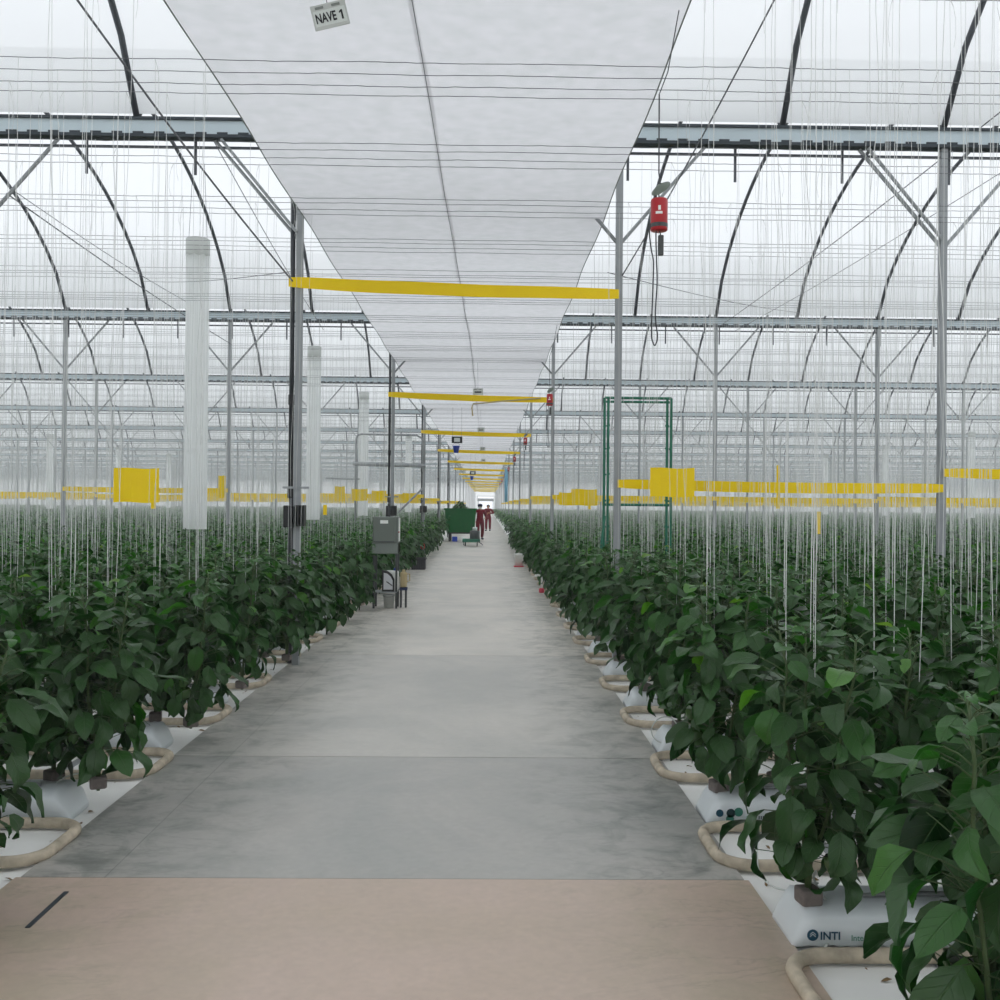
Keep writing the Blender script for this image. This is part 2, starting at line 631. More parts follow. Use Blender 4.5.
# --- gutters
for k in range(0, NB + 1):
    y = k * D
    g = MB()
    g.box((0, y, GUT_Z + 0.01), (2 * HALF_W - 0.2, 0.12, 0.17))
    gut = g.build('roof_gutter', M['gutter'])
    lab = 'long galvanised roof gutter crossing the whole house above the camera' if k == 0 else f'long galvanised roof gutter, {nth(k)} one along the walkway'
    tag(gut, lab, 'gutter', 'roof gutters across the greenhouse')
    lip = MB()
    lip.box((0, y - 0.01, GUT_Z + 0.105), (2 * HALF_W - 0.2, 0.16, 0.03)).box((0, y - 0.01, GUT_Z - 0.09), (2 * HALF_W - 0.2, 0.15, 0.035))
    lip.build('gutter_lip', M['gutlip'], gut)
    if k <= 8:
        MB().tube([(-HALF_W + .1, y, GUT_Z - 0.20), (HALF_W - .1, y, GUT_Z - 0.20)], 0.017, 6).build('under_rod', M['arch'], gut)
    if 1 <= k <= 2:
        vx = view_half(y, 0)
        for i in range(int(-vx / 1.25), int(vx / 1.25) + 1):
            x = 0.35 + i * 1.25
            MB().box((x, y + 0.05, GUT_Z - 0.29), (0.03, 0.012, 0.42)).build('hanger_strap', M['arch'], gut)
    # dark corrugated seal strip in the lip, first gutters only
    if 1 <= k <= 3:
        s = MB()
        vx = view_half(y, 2)
        for i in range(int(2 * vx / 0.24)):
            s.box((-vx + i * 0.24, y - 0.066, GUT_Z - 0.055), (0.12, 0.012, 0.02))
        st = s.build('lip_clip', M['gutlip'], gut)
        st['kind'] = 'stuff'


# --- arches
def arch_pts(n=22):
    return [(0, t * D, roof_z(t)) for t in [i / n for i in range(n + 1)]]


arch_me = MB().tube(arch_pts(), 0.036, 7).build('roof_arch', M['arch'], smooth=True)
arch_data = arch_me.data
bpy.data.objects.remove(arch_me)
arch_rest = []
cnt = 0
for k in range(0, NB):
    vx = view_half((k + 1) * D, 1.0)
    for j in range(-60, 60):
        x = POST_X0 + POST_DX / 2 * j if j > -2 else POST_L + POST_DX / 2 * (j + 2)
        if abs(x) > min(vx, HALF_W):
            continue
        if cnt < 300:
            o = link('roof_arch', arch_data)
            o.location = (x, k * D, 0)
            n = j + 1 if j >= 0 else -j
            s = 'right' if j >= 0 else 'left'
            tag(o, f'curved steel roof arch, {nth(n)} {s} of the walkway in the {nth(k + 1)} bay', 'roof arch', 'curved roof arches')
            cnt += 1
        else:
            arch_rest.append((x, k * D))
av = np.array([v.co[:] for v in arch_data.vertices])
aq = np.array([list(p.vertices) for p in arch_data.polygons if len(p.vertices) == 4])
off = np.array([(x, y, 0) for x, y in arch_rest])
me = np_mesh('distant_arch_tubes', (off[:, None, :] + av[None]).reshape(-1, 3),
             (aq[None] + (np.arange(len(off)) * len(av))[:, None, None]).reshape(-1, 4), [M['arch']])
tag(link('distant_arch_tubes', me), 'mass of thin roof arches far down the greenhouse', 'roof arches', kind='stuff')


# --- posts with Y braces
def post_parts():
    sh = MB().box((0, 0, (GUT_Z - 0.1) / 2), (0.075, 0.085, GUT_Z - 0.1))
    br = []
    for s in (-1, 1):
        b = MB()
        b.tube([(s * 0.03, 0, 4.92), (s * 0.98, 0, GUT_Z - 0.12)], 0.022, 6)
        br.append(b)
    return sh, br


sh, br = post_parts()
post0 = sh.build('steel_post', M['galv'])
brs = [b.build('brace', M['galv'], post0) for b in br]
dbl = MB().tube([(-0.03, -0.06, 4.98), (-0.90, -0.06, GUT_Z - 0.12)], 0.02, 6).build('brace', M['galv'], post0)
shaft_data, brace_data = post0.data, [b.data for b in brs]
dbl_data = dbl.data
first = True
post_rest = []
cnt = 0
for k in range(0, NB + 1):
    y = k * D
    vx = view_half(y, 0.5)
    for x in POST_XS:
        if abs(x) > min(vx, HALF_W) or k == 0 and abs(x) > 3:
            continue
        if cnt >= 300:
            post_rest.append((x, y))
            continue
        cnt += 1
        if first:
            o, first = post0, False
        else:
            o = link('steel_post', shaft_data)
            for q_, bd in enumerate(brace_data + ([dbl_data] if k == 1 and (x > 3 or x < 0) else [])):
                if not (k == 1 and x == POST_L and q_ == 1):
                    link('brace', bd, o)
        o.location = (x, y, 0)
        n, s = post_where(x)
        where = 'beside the camera' if k == 0 else f'under the {nth(k)} gutter'
        tag(o, f'grey steel post with two slanting braces, {n} {s} of the walkway {where}', 'post', 'steel posts under the gutters')
pv, pq = [], []
for d_ in [shaft_data] + brace_data:
    a = np.array([v.co[:] for v in d_.vertices])
    q = np.array([list(p.vertices) for p in d_.polygons if len(p.vertices) == 4])
    pq.append(q + sum(len(z) for z in pv))
    pv.append(a)
pv, pq = np.concatenate(pv), np.concatenate(pq)
off = np.array([(x, y, 0) for x, y in post_rest])
me = np_mesh('distant_post_rows', (off[:, None, :] + pv[None]).reshape(-1, 3),
             (pq[None] + (np.arange(len(off)) * len(pv))[:, None, None]).reshape(-1, 4), [M['galv']], smooth=False)
tag(link('distant_post_rows', me), 'mass of thin grey posts at the far end of the greenhouse', 'posts', kind='stuff')

# --- dark drain pipe with couplings beside the posts on the left of the walkway, and the finned box strapped to them
PX_L = POST_L
for k in range(1, 6):
    y = k * D
    x = PX_L - 0.078
    dp = tag(MB().tube([(x, y, 1.95), (x, y, GUT_Z - 0.10)], 0.028, 12).build('drain_pipe', M['blackpipe'], smooth=True),
             f'dark plastic drain pipe running down the {nth(k)} post left of the walkway', 'pipe', 'drain pipes on the posts')
    MB().lathe([(0.034, -0.06), (0.037, -0.05), (0.037, 0.05), (0.034, 0.06)], (x, y, 3.06), 14).build('coupling', M['black'], dp)
    MB().lathe([(0.034, -0.06), (0.037, -0.05), (0.037, 0.05), (0.034, 0.06)], (x, y, 1.99), 14).build('coupling', M['black'], dp)
    MB().box((x + 0.07, y - 0.05, 2.05), (0.30, 0.02, 0.025)).build('pipe_clamp', M['galv'], dp)
    MB().tube([(x + 0.01, y, 1.95), (x + 0.02, y, 1.75), (x, y + 0.02, 1.45), (x, y + .04, 0.03)], 0.03, 8).build('flexible_hose', M['blackpipe'], dp, True)
    if k <= 3:
        bx = empty('ballast_box', (PX_L + 0.02, y - 0.10, 1.62), f'black finned box strapped at plant height to the {nth(k)} post left of the walkway', 'box', 'black boxes on the posts')
        MB().rbox((-0.10, 0, 0.10), (0.10, 0.11, 0.25), 0.01).build('body', M['black'], bx)
        fm = MB()
        for i in range(4):
            fm.rbox((-0.01 + i * 0.032, -0.01, 0.11), (0.016, 0.13, 0.24), 0.004)
        fm.build('fin', M['black'], bx)
        MB().box((0.02, 0.0, 0.11), (0.12, 0.05, 0.20)).build('core', M['cabdark'], bx)

# --- tension wires
tw = [((67, -8, 8.0), (293, 284, 11.5), 0.010, 'bracing cable slanting down to the first post left of the walkway'),
      ((6, 195, 13.0), (231, 345, 23.0), 0.009, 'thin slanting cable behind the first gutter on the left'),
      ((10, 190, 14.0), (190, 305, 22.0), 0.006, 'thinner twin of the slanting cable behind the first gutter'),
      ((772, -4, 8.0), (620, 276, 11.5), 0.008, 'bracing cable slanting down to the first post right of the walkway'),
      ((1002, 108, 11.0), (720, 325, 23.0), 0.007, 'long slanting cable crossing high on the right side'),
      ((1010, 165, 12.5), (735, 330, 22.8), 0.005, 'lower and thinner slanting cable high on the right side'),
      ((140, 282, 20.0), (290, 272, 11.5), 0.005, 'nearly level cable reaching the first post left of the walkway'),
      ((606, 272, 11.6), (800, 312, 22.9), 0.005, 'nearly level cable leaving the first post right of the walkway'),
      ((210, 140, 11.6), (322, 330, 20.0), 0.006, 'thin cable dropping from the first gutter near the sheet edge')]
for a, b, r, lab in tw:
    A, B = P(*a), P(*b)
    pts = [A.lerp(B, i / 10) - Vector((0, 0, 0.06 * math.sin(math.pi * i / 10))) for i in range(11)]
    tag(MB().tube(pts, r, 6).build('bracing_cable', M['wire']), lab, 'cable', 'slanting bracing cables')


# ================================================================== sheet over the walkway
sh = empty('overhead_sheet', (0, 0, 0), 'long white woven sheet stretched level above the walkway', 'sheet')
SX0, SX1, SZ = -2.15, 1.315, 5.18


def seam_x(y):
    return -0.54 + 0.0112 * (min(max(y, 0), 21) - 5)


ys = np.linspace(-11, Y_END - 1, 900)
for (half_, dz) in ((0, 0.0), (1, 0.004)):
    name = 'sheet_half'
    vs, fs = [], []
    m_ = 7
    for i, y in enumerate(ys):
        a, b = (SX0, seam_x(y) + .02) if half_ == 0 else (seam_x(y) - .02, SX1)
        for j in range(m_):
            t = j / (m_ - 1)
            wob = 0.010 * math.sin(y * 2.1 + j) + 0.006 * math.sin(y * 5.3 + 2 * j)
            ex = 0.012 * math.sin(y * 1.7) if j in (0, m_ - 1) else 0
            vs.append((a + (b - a) * t + ex, y, SZ + dz + wob * 0.5 + 0.004))
    for i in range(len(ys) - 1):
        for j in range(m_ - 1):
            fs.append((i * m_ + j, i * m_ + j + 1, (i + 1) * m_ + j + 1, (i + 1) * m_ + j))
    MB().add(vs, fs).build(name, M['sheet'], sh, True)
MB().tube([(seam_x(y) + 0.004 * math.sin(y), y, SZ - 0.012) for y in np.linspace(-11, Y_END - 1, 200)], 0.0030, 5).build('seam_cord', M['wire'], sh)
for x in (SX0, SX1):
    MB().tube([(x + 0.012 * math.sin(y * 1.7), y, SZ - 0.003) for y in np.linspace(-11, Y_END - 1, 500)], 0.006, 5).build('edge_cord', M['faint'], sh)


# ================================================================== crop rows
def row_y(k):
    return REAR0 + ROW_OFF + PITCH * k


KMAX = int((Y_END - 3 - REAR0) / PITCH)
WOFF = (-0.30, -0.10, 0.10, 0.30)

# --- crop wires: four over every row
wn = 240
wires_rest = []


def wire_data(seed, rad_):
    r_ = random.Random(seed)
    pts = []
    for i in range(wn + 1):
        x = -1 + 2 * i / wn
        pts.append((x * 100, 0.0015 * math.sin(i * 1.7 + seed), 0.003 * math.sin(i * 0.31 + seed) + r_.uniform(-.002, .002)))
    o = MB().tube(pts, rad_, 4, cap=False).build('crop_wire', M['wire'])
    d_ = o.data
    bpy.data.objects.remove(o)
    return d_


wds = [wire_data(s, 0.0030) for s in range(4)]
wds_far = [wire_data(s, 0.0018) for s in range(4)]
cnt = 0
nv = 0
for k in range(1, KMAX + 1):
    y = row_y(k)
    half = min(HALF_W - 0.5, 0.56 * y + 4)
    for i, dy in enumerate(WOFF):
        z = WIRE_Z - 0.02 + random.uniform(-0.010, 0.010)
        if cnt < 300:
            o = link('crop_wire', (wds if k < 12 else wds_far)[cnt % 4])
            o.location = (0, y + dy, z)
            o.scale = (half / 100, 1, 1)
            tag(o, f'thin crop wire stretched overhead, {nth(i + 1)} of four above the {nth(k)} row in view', 'wire', 'crop wires above the rows')
            cnt += 1
        else:
            wires_rest.append((half, y + dy, z))
wv = np.array([(-1, -1, 0), (-1, 1, -1), (-1, 1, 1), (1, -1, 0), (1, 1, -1), (1, 1, 1)], dtype=float)
wq = np.array([(0, 1, 4, 3), (1, 2, 5, 4), (2, 0, 3, 5)])
W = np.array(wires_rest)
vv = np.empty((len(W), 6, 3))
vv[:, :, 0] = wv[None, :, 0] * W[:, 0:1]
vv[:, :, 1] = W[:, 1:2] + wv[None, :, 1] * 0.0018
vv[:, :, 2] = W[:, 2:3] + wv[None, :, 2] * 0.0018
me = np_mesh('distant_wires', vv.reshape(-1, 3), (wq[None] + (np.arange(len(W)) * 6)[:, None, None]).reshape(-1, 4), [M['wire']], smooth=False)
tag(link('distant_wires', me), 'mass of thin crop wires near the far end of the greenhouse', 'wires', kind='stuff')


# --- leaves
def leaf_grid(nu, nv):
    u = np.linspace(0, 1, nu + 1)
    v = np.linspace(-1, 1, nv + 1)
    U, V = np.meshgrid(u, v, indexing='ij')
    q = []
    for i in range(nu):
        for j in range(nv):
            a = i * (nv + 1) + j
            q.append((a, a + 1, a + nv + 2, a + nv + 1))
    return U.ravel(), V.ravel(), np.array(q)


def leaves(org, az, pitch, roll, L, Wd, droop, fold, tone, nu, nv):
    """blades as one array: verts, quads, leaf attribute"""
    U, V, q = leaf_grid(nu, nv)
    n = len(org)
    prof = (np.clip(U, 0, 1) ** 0.62) * (np.clip(1 - U, 0, 1) ** 0.85)
    prof = prof / 0.44 + 0.015
    c = lambda a: np.asarray(a)[:, None]
    th = c(droop) * U[None]
    dr = np.where(np.abs(c(droop)) < 1e-3, 1e-3, c(droop))
    xs = c(L) * np.sin(th) / dr
    zs = -c(L) * (1 - np.cos(th)) / dr
    ww = c(Wd) * 0.5 * prof[None] * V[None]
    wave = 0.09 * c(Wd) * np.sin(U[None] * 9 + c(az) * 7) * np.abs(V[None])
    up = np.abs(ww) * c(fold) + wave
    # local frame: x forward, y across, z up; normal tilts with the bend
    X = xs + up * np.sin(th)
    Y = ww
    Z = zs + up * np.cos(th)
    cr, sr = np.cos(c(roll)), np.sin(c(roll))
    Y, Z = Y * cr - Z * sr, Y * sr + Z * cr
    cp, sp = np.cos(c(pitch)), np.sin(c(pitch))
    X, Z = X * cp - Z * sp, X * sp + Z * cp
    ca, sa = np.cos(c(az)), np.sin(c(az))
    X, Y = X * ca - Y * sa, X * sa + Y * ca
    out = np.stack([X, Y, Z], -1) + np.asarray(org)[:, None, :]
    at = np.empty((n, len(U), 3))
    at[..., 0] = U
    at[..., 1] = V
    at[..., 2] = c(tone)
    quads = (q[None] + (np.arange(n) * len(U))[:, None, None]).reshape(-1, 4)
    return out.reshape(-1, 3), quads, at.reshape(-1, 3)


PLANT_H = 1.38


def plant_arrays(r, nodes, nu, nv, big=1.0, h=PLANT_H):
    """one bushy pepper plant at the origin: stem tubes, petioles and blades"""
    stems, org, az, pit, rol, L, Wd, dro, fol, ton, pet = [], [], [], [], [], [], [], [], [], [], []
    ns = 3
    a0 = r.uniform(0, 6.28)
    for s in range(ns):
        a = a0 + s * 2 * math.pi / ns + r.uniform(-.4, .4)
        sp = r.uniform(0.10, 0.24)
        hh = h * r.uniform(0.90, 1.0)
        pts = [Vector((0, 0, 0.0)), Vector((0.01 * math.cos(a), 0.01 * math.sin(a), 0.22))]
        for i in range(1, 7):
            t = i / 6
            pts.append(Vector((sp * t ** .6 * math.cos(a) + r.uniform(-.012, .012), sp * t ** .6 * math.sin(a) + r.uniform(-.012, .012), 0.22 + (hh - 0.22) * t)))
        stems.append(pts)
        g = r.uniform(0, 6.28)
        for i in range(nodes):
            t = (i + r.uniform(0.1, 0.9)) / nodes
            z = 0.22 + (hh - 0.22) * t
            f = (z - 0.22) / (hh - 0.22) * 6
            j = min(int(f), 5)
            p = pts[j + 1].lerp(pts[min(j + 2, 7)], f - j)
            g += 2.4 + r.uniform(-.4, .4)
            for m_ in range(2 if t < 0.93 else 3):
                aa = g + m_ * 2.6 + r.uniform(-.3, .3)
                age = 1 - t
                pl = r.uniform(0.06, 0.17) * (0.5 + 0.8 * min(1, age * 2.2))
                ln = (0.09 + 0.085 * min(1, age * 2.8)) * r.uniform(0.65, 1.4) * big
                if t > 0.93:
                    ln *= 0.75
                ppt = 0.5 * min(1, t * 1.3) + 0.15
                e = p + Vector((math.cos(aa) * pl * math.cos(ppt), math.sin(aa) * pl * math.cos(ppt), pl * math.sin(ppt)))
                pet.append((p, e))
                org.append(e[:])
                az.append(aa + r.uniform(-.25, .25))
                base = 0.15 - 1.1 * age + r.uniform(-.7, .6)
                pit.append(base)
                rol.append(r.uniform(-.8, .8))
                L.append(ln)
                Wd.append(ln * r.uniform(0.50, 0.62))
                dro.append(r.uniform(0.5, 1.35))
                fol.append(r.uniform(0.10, 0.45))
                tn = r.uniform(0.0, 0.55) + 0.22 * max(0, t - 0.55) / 0.45
                if r.random() < 0.10 + 0.16 * max(0, t - 0.6):
                    tn += r.uniform(0.15, 0.35)
                ton.append(min(tn, 0.97))
    A = [np.array(x) for x in (org, az, pit, rol, L, Wd, dro, fol, ton)]
    return stems, pet, leaves(*A, nu, nv)


def plant_protos(n, nodes, nu, nv, seed, petioles):
    out = []
    for i in range(n):
        r = random.Random(seed + i)
        stems, pet, (v, q, at) = plant_arrays(r, nodes, nu, nv)
        fo = np_mesh('foliage', v, q, [M['leaf']], at)
        mb = MB()
        for pts in stems:
            mb.tube(pts, [0.010, 0.009] + [0.0075 - 0.0006 * j for j in range(len(pts) - 2)], 6 if petioles else 4)
        for a, b in pet if petioles else []:
            mid = a.lerp(b, .5) + Vector((0, 0, 0.008))
            mb.tube([a, mid, b], 0.0024, 4, cap=False)
        so = mb.build('stem', M['stem'], smooth=True)
        st = so.data
        bpy.data.objects.remove(so)
        out.append((fo, st))
    return out


NEAR = plant_protos(8, 29, 6, 4, 100, True)
MIDP = plant_protos(7, 25, 4, 2, 300, False)


def fruit_data(m, s):
    mb = MB()
    prof = [(0.004, 0.0), (0.016, -0.006), (0.032, 0.0), (0.040, -0.018), (0.041, -0.045), (0.036, -0.075), (0.026, -0.097), (0.012, -0.104), (0.003, -0.099)]
    mb.lathe([(r_ * s, z * s) for r_, z in prof], n=20, lobes=4, lobe=0.10)
    mb.tube([(0, 0, -0.005 * s), (0.003, 0, 0.018 * s), (0.012, 0, 0.035 * s)], [0.006 * s, 0.004 * s, 0.005 * s], 6, mi=1)
    o = mb.build('pepper', [m, M['stem']], smooth=True)
    d_ = o.data
    bpy.data.objects.remove(o)
    return d_


FRUIT = [fruit_data(M['fruit'], s) for s in (1.0, 0.85, 1.15)]
block_o = MB().rbox((0, 0, 0.05), (0.085, 0.085, 0.07), 0.012).build('root_block', M['block'])
BLOCK = block_o.data
bpy.data.objects.remove(block_o)

# --- every plant place
PSTEP = 0.34
places = []          # (score, d, k, side, i, x, y, inframe)
for k in range(-1, KMAX + 1):
    y0 = row_y(k)
    half = min(HALF_W - 1, 0.60 * y0 + 4.0)
    step = PSTEP if y0 < 70 else PSTEP * 1.4
    for s in (-1, 1):
        i = 0
        x = -2.12 if (k == 4 and s < 0) else ((1.44 if k < 14 else 1.34) if s > 0 else -2.24) if k >= 0 else (1.42 if s > 0 else -2.34)
        while abs(x) < half:
            y = y0 + (0.09 if i % 2 else -0.09) + rng.uniform(-.03, .03)
            xx = x + rng.uniform(-.05, .05)
            inframe = (-0.487 * y - 0.38 < xx < 0.513 * y + 0.38) and y > 2
            vis = 1.0 if i < 2 else (0.6 if i < 4 else 0.38)
            places.append([vis / y if inframe else 0, y, k, s, i, xx, y])
            x += s * step
            i += 1
order = sorted(range(len(places)), key=lambda a: -places[a][0])
chosen = set(order[:300])
BAGROWS = 6
plant_tops = []
pr = random.Random(5)
for a in sorted(chosen, key=lambda a: (places[a][2], places[a][3], places[a][4])):
    sc, d, k, s, i, x, y = places[a]
    sd = 'right' if s > 0 else 'left'
    rowno = k + 2 if s > 0 else k + 1
    i1 = i + 1
    edge = 'at the path end of' if i == 0 else f'{nth(i1)} in from path in'
    lab = f'bushy green pepper plant {edge} the {nth(rowno)} row on the {sd}'
    hs = pr.uniform(0.94, 1.05)
    e = empty('pepper_plant', (x, y, 0.155 if k < BAGROWS else 0.0), lab, 'pepper plant', 'pepper plants in rows', pr.uniform(0, 6.28))
    near = d < 11
    fo, st = (NEAR if near else MIDP)[pr.randrange(8 if near else 7)]
    hs2 = hs * (0.90 if k < BAGROWS else 1.0)
    e.scale = (1.12, 1.12, hs2) if i < 2 else (1, 1, hs2)
    link('stem', st, e)
    link('foliage', fo, e)
    if k < BAGROWS:
        link('root_block', BLOCK, e).scale = (1, 1, 1 / hs2)
    if near and i < 4:
        for f_ in range(pr.randint(2, 4)):
            aa = pr.uniform(0, 6.28)
            fo_ = link('pepper', FRUIT[pr.randrange(3)], e)
            fo_.location = (0.13 * math.cos(aa), 0.13 * math.sin(aa), pr.uniform(0.30, 0.62))
            fo_.rotation_euler = (pr.uniform(-.25, .25), pr.uniform(-.25, .25), aa)

# --- the plants past the three hundred: one mass
V_, Q_, A_ = [], [], []
nb = 0
gr = np.random.default_rng(3)
for lo, hi, nl, nu, nvv, big, zmin in ((0, 9, 130, 4, 2, 1.0, .25), (9, 28, 100, 3, 2, 1.05, .35), (28, 60, 42, 2, 2, 1.25, .6), (60, 400, 16, 2, 1, 1.9, .9)):
    pl = np.array([(p[5], p[6], 0.0) for j, p in enumerate(places) if j not in chosen and lo <= p[1] < hi])
    if not len(pl):
        continue
    n = len(pl) * nl
    cen = np.repeat(pl, nl, axis=0)
    t = gr.uniform(0, 1, n) ** 0.8
    z = zmin + (PLANT_H * np.repeat(gr.uniform(.92, 1.05, len(pl)), nl) - zmin) * t
    rad = gr.uniform(0.03, 0.34, n)
    aa = gr.uniform(0, 6.283, n)
    org = cen + np.stack([rad * np.cos(aa), rad * np.sin(aa), z], -1)
    age = 1 - (z - 0.3) / 1.1
    ln = (0.095 + 0.10 * np.clip(age * 2.6, 0, 1)) * gr.uniform(.7, 1.3, n) * big
    tone = gr.uniform(0, .55, n) + 0.22 * np.clip((1 - age - .55) / .45, 0, 1) + np.where(gr.uniform(0, 1, n) < .14, gr.uniform(.15, .35, n), 0)
    v, q, at = leaves(org, aa + gr.uniform(-.4, .4, n), 0.2 - 0.95 * age + gr.uniform(-.45, .35, n), gr.uniform(-.45, .45, n), ln, ln * gr.uniform(.5, .62, n),
                      gr.uniform(.5, 1.3, n), gr.uniform(.1, .45, n), np.clip(tone, 0, .97), nu, nvv)
    V_.append(v)
    Q_.append(q + nb)
    A_.append(at)
    nb += len(v)
me = np_mesh('pepper_foliage', np.concatenate(V_), np.concatenate(Q_), [M['leaf']], np.concatenate(A_))
tag(link('pepper_foliage', me), 'green mass of pepper foliage filling the rows deep into the greenhouse', 'pepper foliage', kind='stuff')


# --- hanging strings
def string_data(seed):
    r_ = random.Random(seed)
    pts = []
    n = 26
    ph, ph2 = r_.uniform(0, 6), r_.uniform(0, 6)
    am = r_.choice([0.004, 0.008, 0.014, 0.022])
    for i in range(n + 1):
        t = i / n
        w = math.sin(math.pi * t)
        pts.append((am * math.sin(t * 9 + ph) * w + 0.4 * am * math.sin(t * 31 + ph2) * w, am * math.cos(t * 7 + ph2) * w, t))
    mb = MB().tube(pts, 0.0019, 5, cap=False)
    if seed % 3 == 0:     # loose tail knotted at the wire
        x0 = r_.uniform(-.05, .05)
        tail = [(0, 0, 1.0), (x0 * .6, 0.01, 0.985), (x0, 0.01, 0.965), (x0 * 1.1, 0.0, 0.94), (x0 * .7, 0, 0.92)]
        mb.tube(tail, 0.0016, 4, cap=False)
    o = mb.build('support_string', M['string'])
    d_ = o.data
    bpy.data.objects.remove(o)
    return d_


SD = [string_data(s) for s in range(12)]
strs = []            # (d, k, s, i, w, x, y, zb, x_top, y_top)
sr = np.random.default_rng(21)
for j, (sc, d, k, s, i, x, y) in enumerate(places):
    if k < 0:
        continue
    ws = sr.permutation(4)[: ((4 if d < 22 else 3 if d < 45 else 2) if sr.uniform() < .75 else 2)]
    for w in ws:
        yt = row_y(k) + WOFF[w]
        xt = x + sr.uniform(-.17, .17)
        strs.append((d, k, s, i, int(w), x * .4 + xt * .6, y * .5 + yt * .5, sr.uniform(0.95, 1.3), xt, yt, sc > 0))
so = sorted(range(len(strs)), key=lambda a: (not strs[a][10], strs[a][0] + (3 if strs[a][1] < 1 else 0)))
ind = set(so[:300])
rest = []
seen_lab = {}
for a, t in enumerate(strs):
    d, k, s, i, w, xb, yb, zb, xt, yt, inf = t
    if a not in ind:
        rest.append((xb, yb, zb, xt, yt, d))
        continue
    o = link('support_string', SD[a % 12])
    v = Vector((xt - xb, yt - yb, WIRE_Z - 0.02 - zb))
    o.location = (xb, yb, zb)
    o.rotation_euler = v.to_track_quat('Z', 'Y').to_euler()
    o.scale = (1, 1, v.length)
    sd = 'right' if s > 0 else 'left'
    rowno = k + 2 if s > 0 else k + 1
    tag(o, f'white string on wire {["one", "two", "three", "four"][w]}, {nth(i + 1)} plant from path, {nth(rowno)} {sd} row', 'string', 'white strings hanging to the plants')
R = np.array(rest)
rad = np.where(R[:, 5] < 40, 0.0018, 0.0015)
tri = np.array([(math.cos(a_), math.sin(a_)) for a_ in (0.4, 2.494, 4.589)])
seg = 4
vv = np.empty((len(R), seg + 1, 3, 3))
wob = sr.uniform(-1, 1, (len(R), seg + 1, 2)) * np.where(R[:, 5] < 30, 0.014, 0.004)[:, None, None]
wob[:, 0] = 0
wob[:, -1] = 0
for e_ in range(seg + 1):
    f_ = e_ / seg
    x = R[:, 0] * (1 - f_) + R[:, 3] * f_ + wob[:, e_, 0]
    y = R[:, 1] * (1 - f_) + R[:, 4] * f_ + wob[:, e_, 1]
    z = R[:, 2] * (1 - f_) + (WIRE_Z - .02) * f_
    vv[:, e_, :, 0] = x[:, None] + rad[:, None] * tri[None, :, 0]
    vv[:, e_, :, 1] = y[:, None] + rad[:, None] * tri[None, :, 1]
    vv[:, e_, :, 2] = z[:, None]
q = np.array([(e_ * 3 + a_, e_ * 3 + (a_ + 1) % 3, e_ * 3 + 3 + (a_ + 1) % 3, e_ * 3 + 3 + a_) for e_ in range(seg) for a_ in range(3)])
me = np_mesh('hanging_strings', vv.reshape(-1, 3), (q[None] + (np.arange(len(R)) * 3 * (seg + 1))[:, None, None]).reshape(-1, 4), [M['string']])
tag(link('hanging_strings', me), 'haze of countless thin white strings hanging over the far rows', 'strings', kind='stuff')


# ================================================================== rails, bags and hoses on the ground
def rail_loop(k, s):
    yr = REAR0 + PITCH * k
    yf = yr - 0.63
    z = 0.040
    xe = PATH_R - 0.12 if s > 0 else PATH_L + 0.06
    ln = 7.0 if k < 8 else 3.0
    xo = xe + s * ln
    rc = 0.17
    pts = [(xo, yr, z)] + [(xo + (xe + s * (rc + .05) - xo) * t, yr, z) for t in (0.5, 0.9, 1.0)]
    for i in range(1, 6):
        a = i / 6 * math.pi / 2
        pts.append((xe + s * (rc + .05) - s * rc * math.sin(a), yr - rc + rc * math.cos(a), z))
    pts += [(xe + s * .05, yr - rc - 0.02, z), (xe + s * .05, yf + rc + .02, z)]
    for i in range(1, 6):
        a = i / 6 * math.pi / 2
        pts.append((xe + s * (rc + .05) - s * rc * math.cos(a), yf + rc - rc * math.sin(a), z))
    pts += [(xe + s * (rc + .05), yf, z), (xe + s * (rc + .5), yf, z), (xo, yf, z)]
    o = MB().tube(pts, 0.031, 10).build('rail_loop', M['pipe'], smooth=True)
    sd = 'right' if s > 0 else 'left'
    n = k + 1 if s > 0 else k
    tag(o, f'dirty cream U-bend pipe at the path edge, {nth(n)} loop on the {sd}', 'pipe loop', 'pipe rail loops at the path edges')
    for xx in (xe + s * 0.7, xe + s * 2.3, xe + s * 2.9):
        if xx * s > (xo) * s:
            continue
        MB().box((xx, (yr + yf) / 2, 0.006), (0.05, 0.70, 0.012)).build('support_bracket', M['galv'], o)


for k in range(0, 24):
    rail_loop(k, 1)
    if k >= 1:
        rail_loop(k, -1)


def bag_mesh(L, w, h):
    vs, fs = [], []
    n, m_ = 24, 20
    for i in range(n + 1):
        t = i / n
        e = min(1, min(t, 1 - t) / 0.08)
        e = e ** .55
        ww = w * (0.80 + 0.20 * e)
        hh = h * (0.25 + 0.75 * e)
        for j in range(m_):
            a = 2 * math.pi * j / m_
            ca, sa = math.cos(a), math.sin(a)
            ex = 0.62
            yy = ww / 2 * math.copysign(abs(ca) ** ex, ca)
            zz = hh / 2 * math.copysign(abs(sa) ** ex, sa) + hh / 2
            wr = 0.004 * math.sin(t * 60 + j * 1.3) * e
            vs.append((t * L, yy + wr, max(zz + wr, 0.0) + 0.001))
    for i in range(n):
        for j in range(m_):
            fs.append((i * m_ + j, (i + 1) * m_ + j, (i + 1) * m_ + (j + 1) % m_, i * m_ + (j + 1) % m_))
    fs.append(tuple(range(m_)))
    fs.append(tuple(n * m_ + j for j in range(m_ - 1, -1, -1)))
    return vs, fs


vs, fs = bag_mesh(1.0, 0.36, 0.18)
b0 = MB().add(vs, fs).build('grow_bag', M['bag'], smooth=True)
BAG = b0.data
bpy.data.objects.remove(b0)


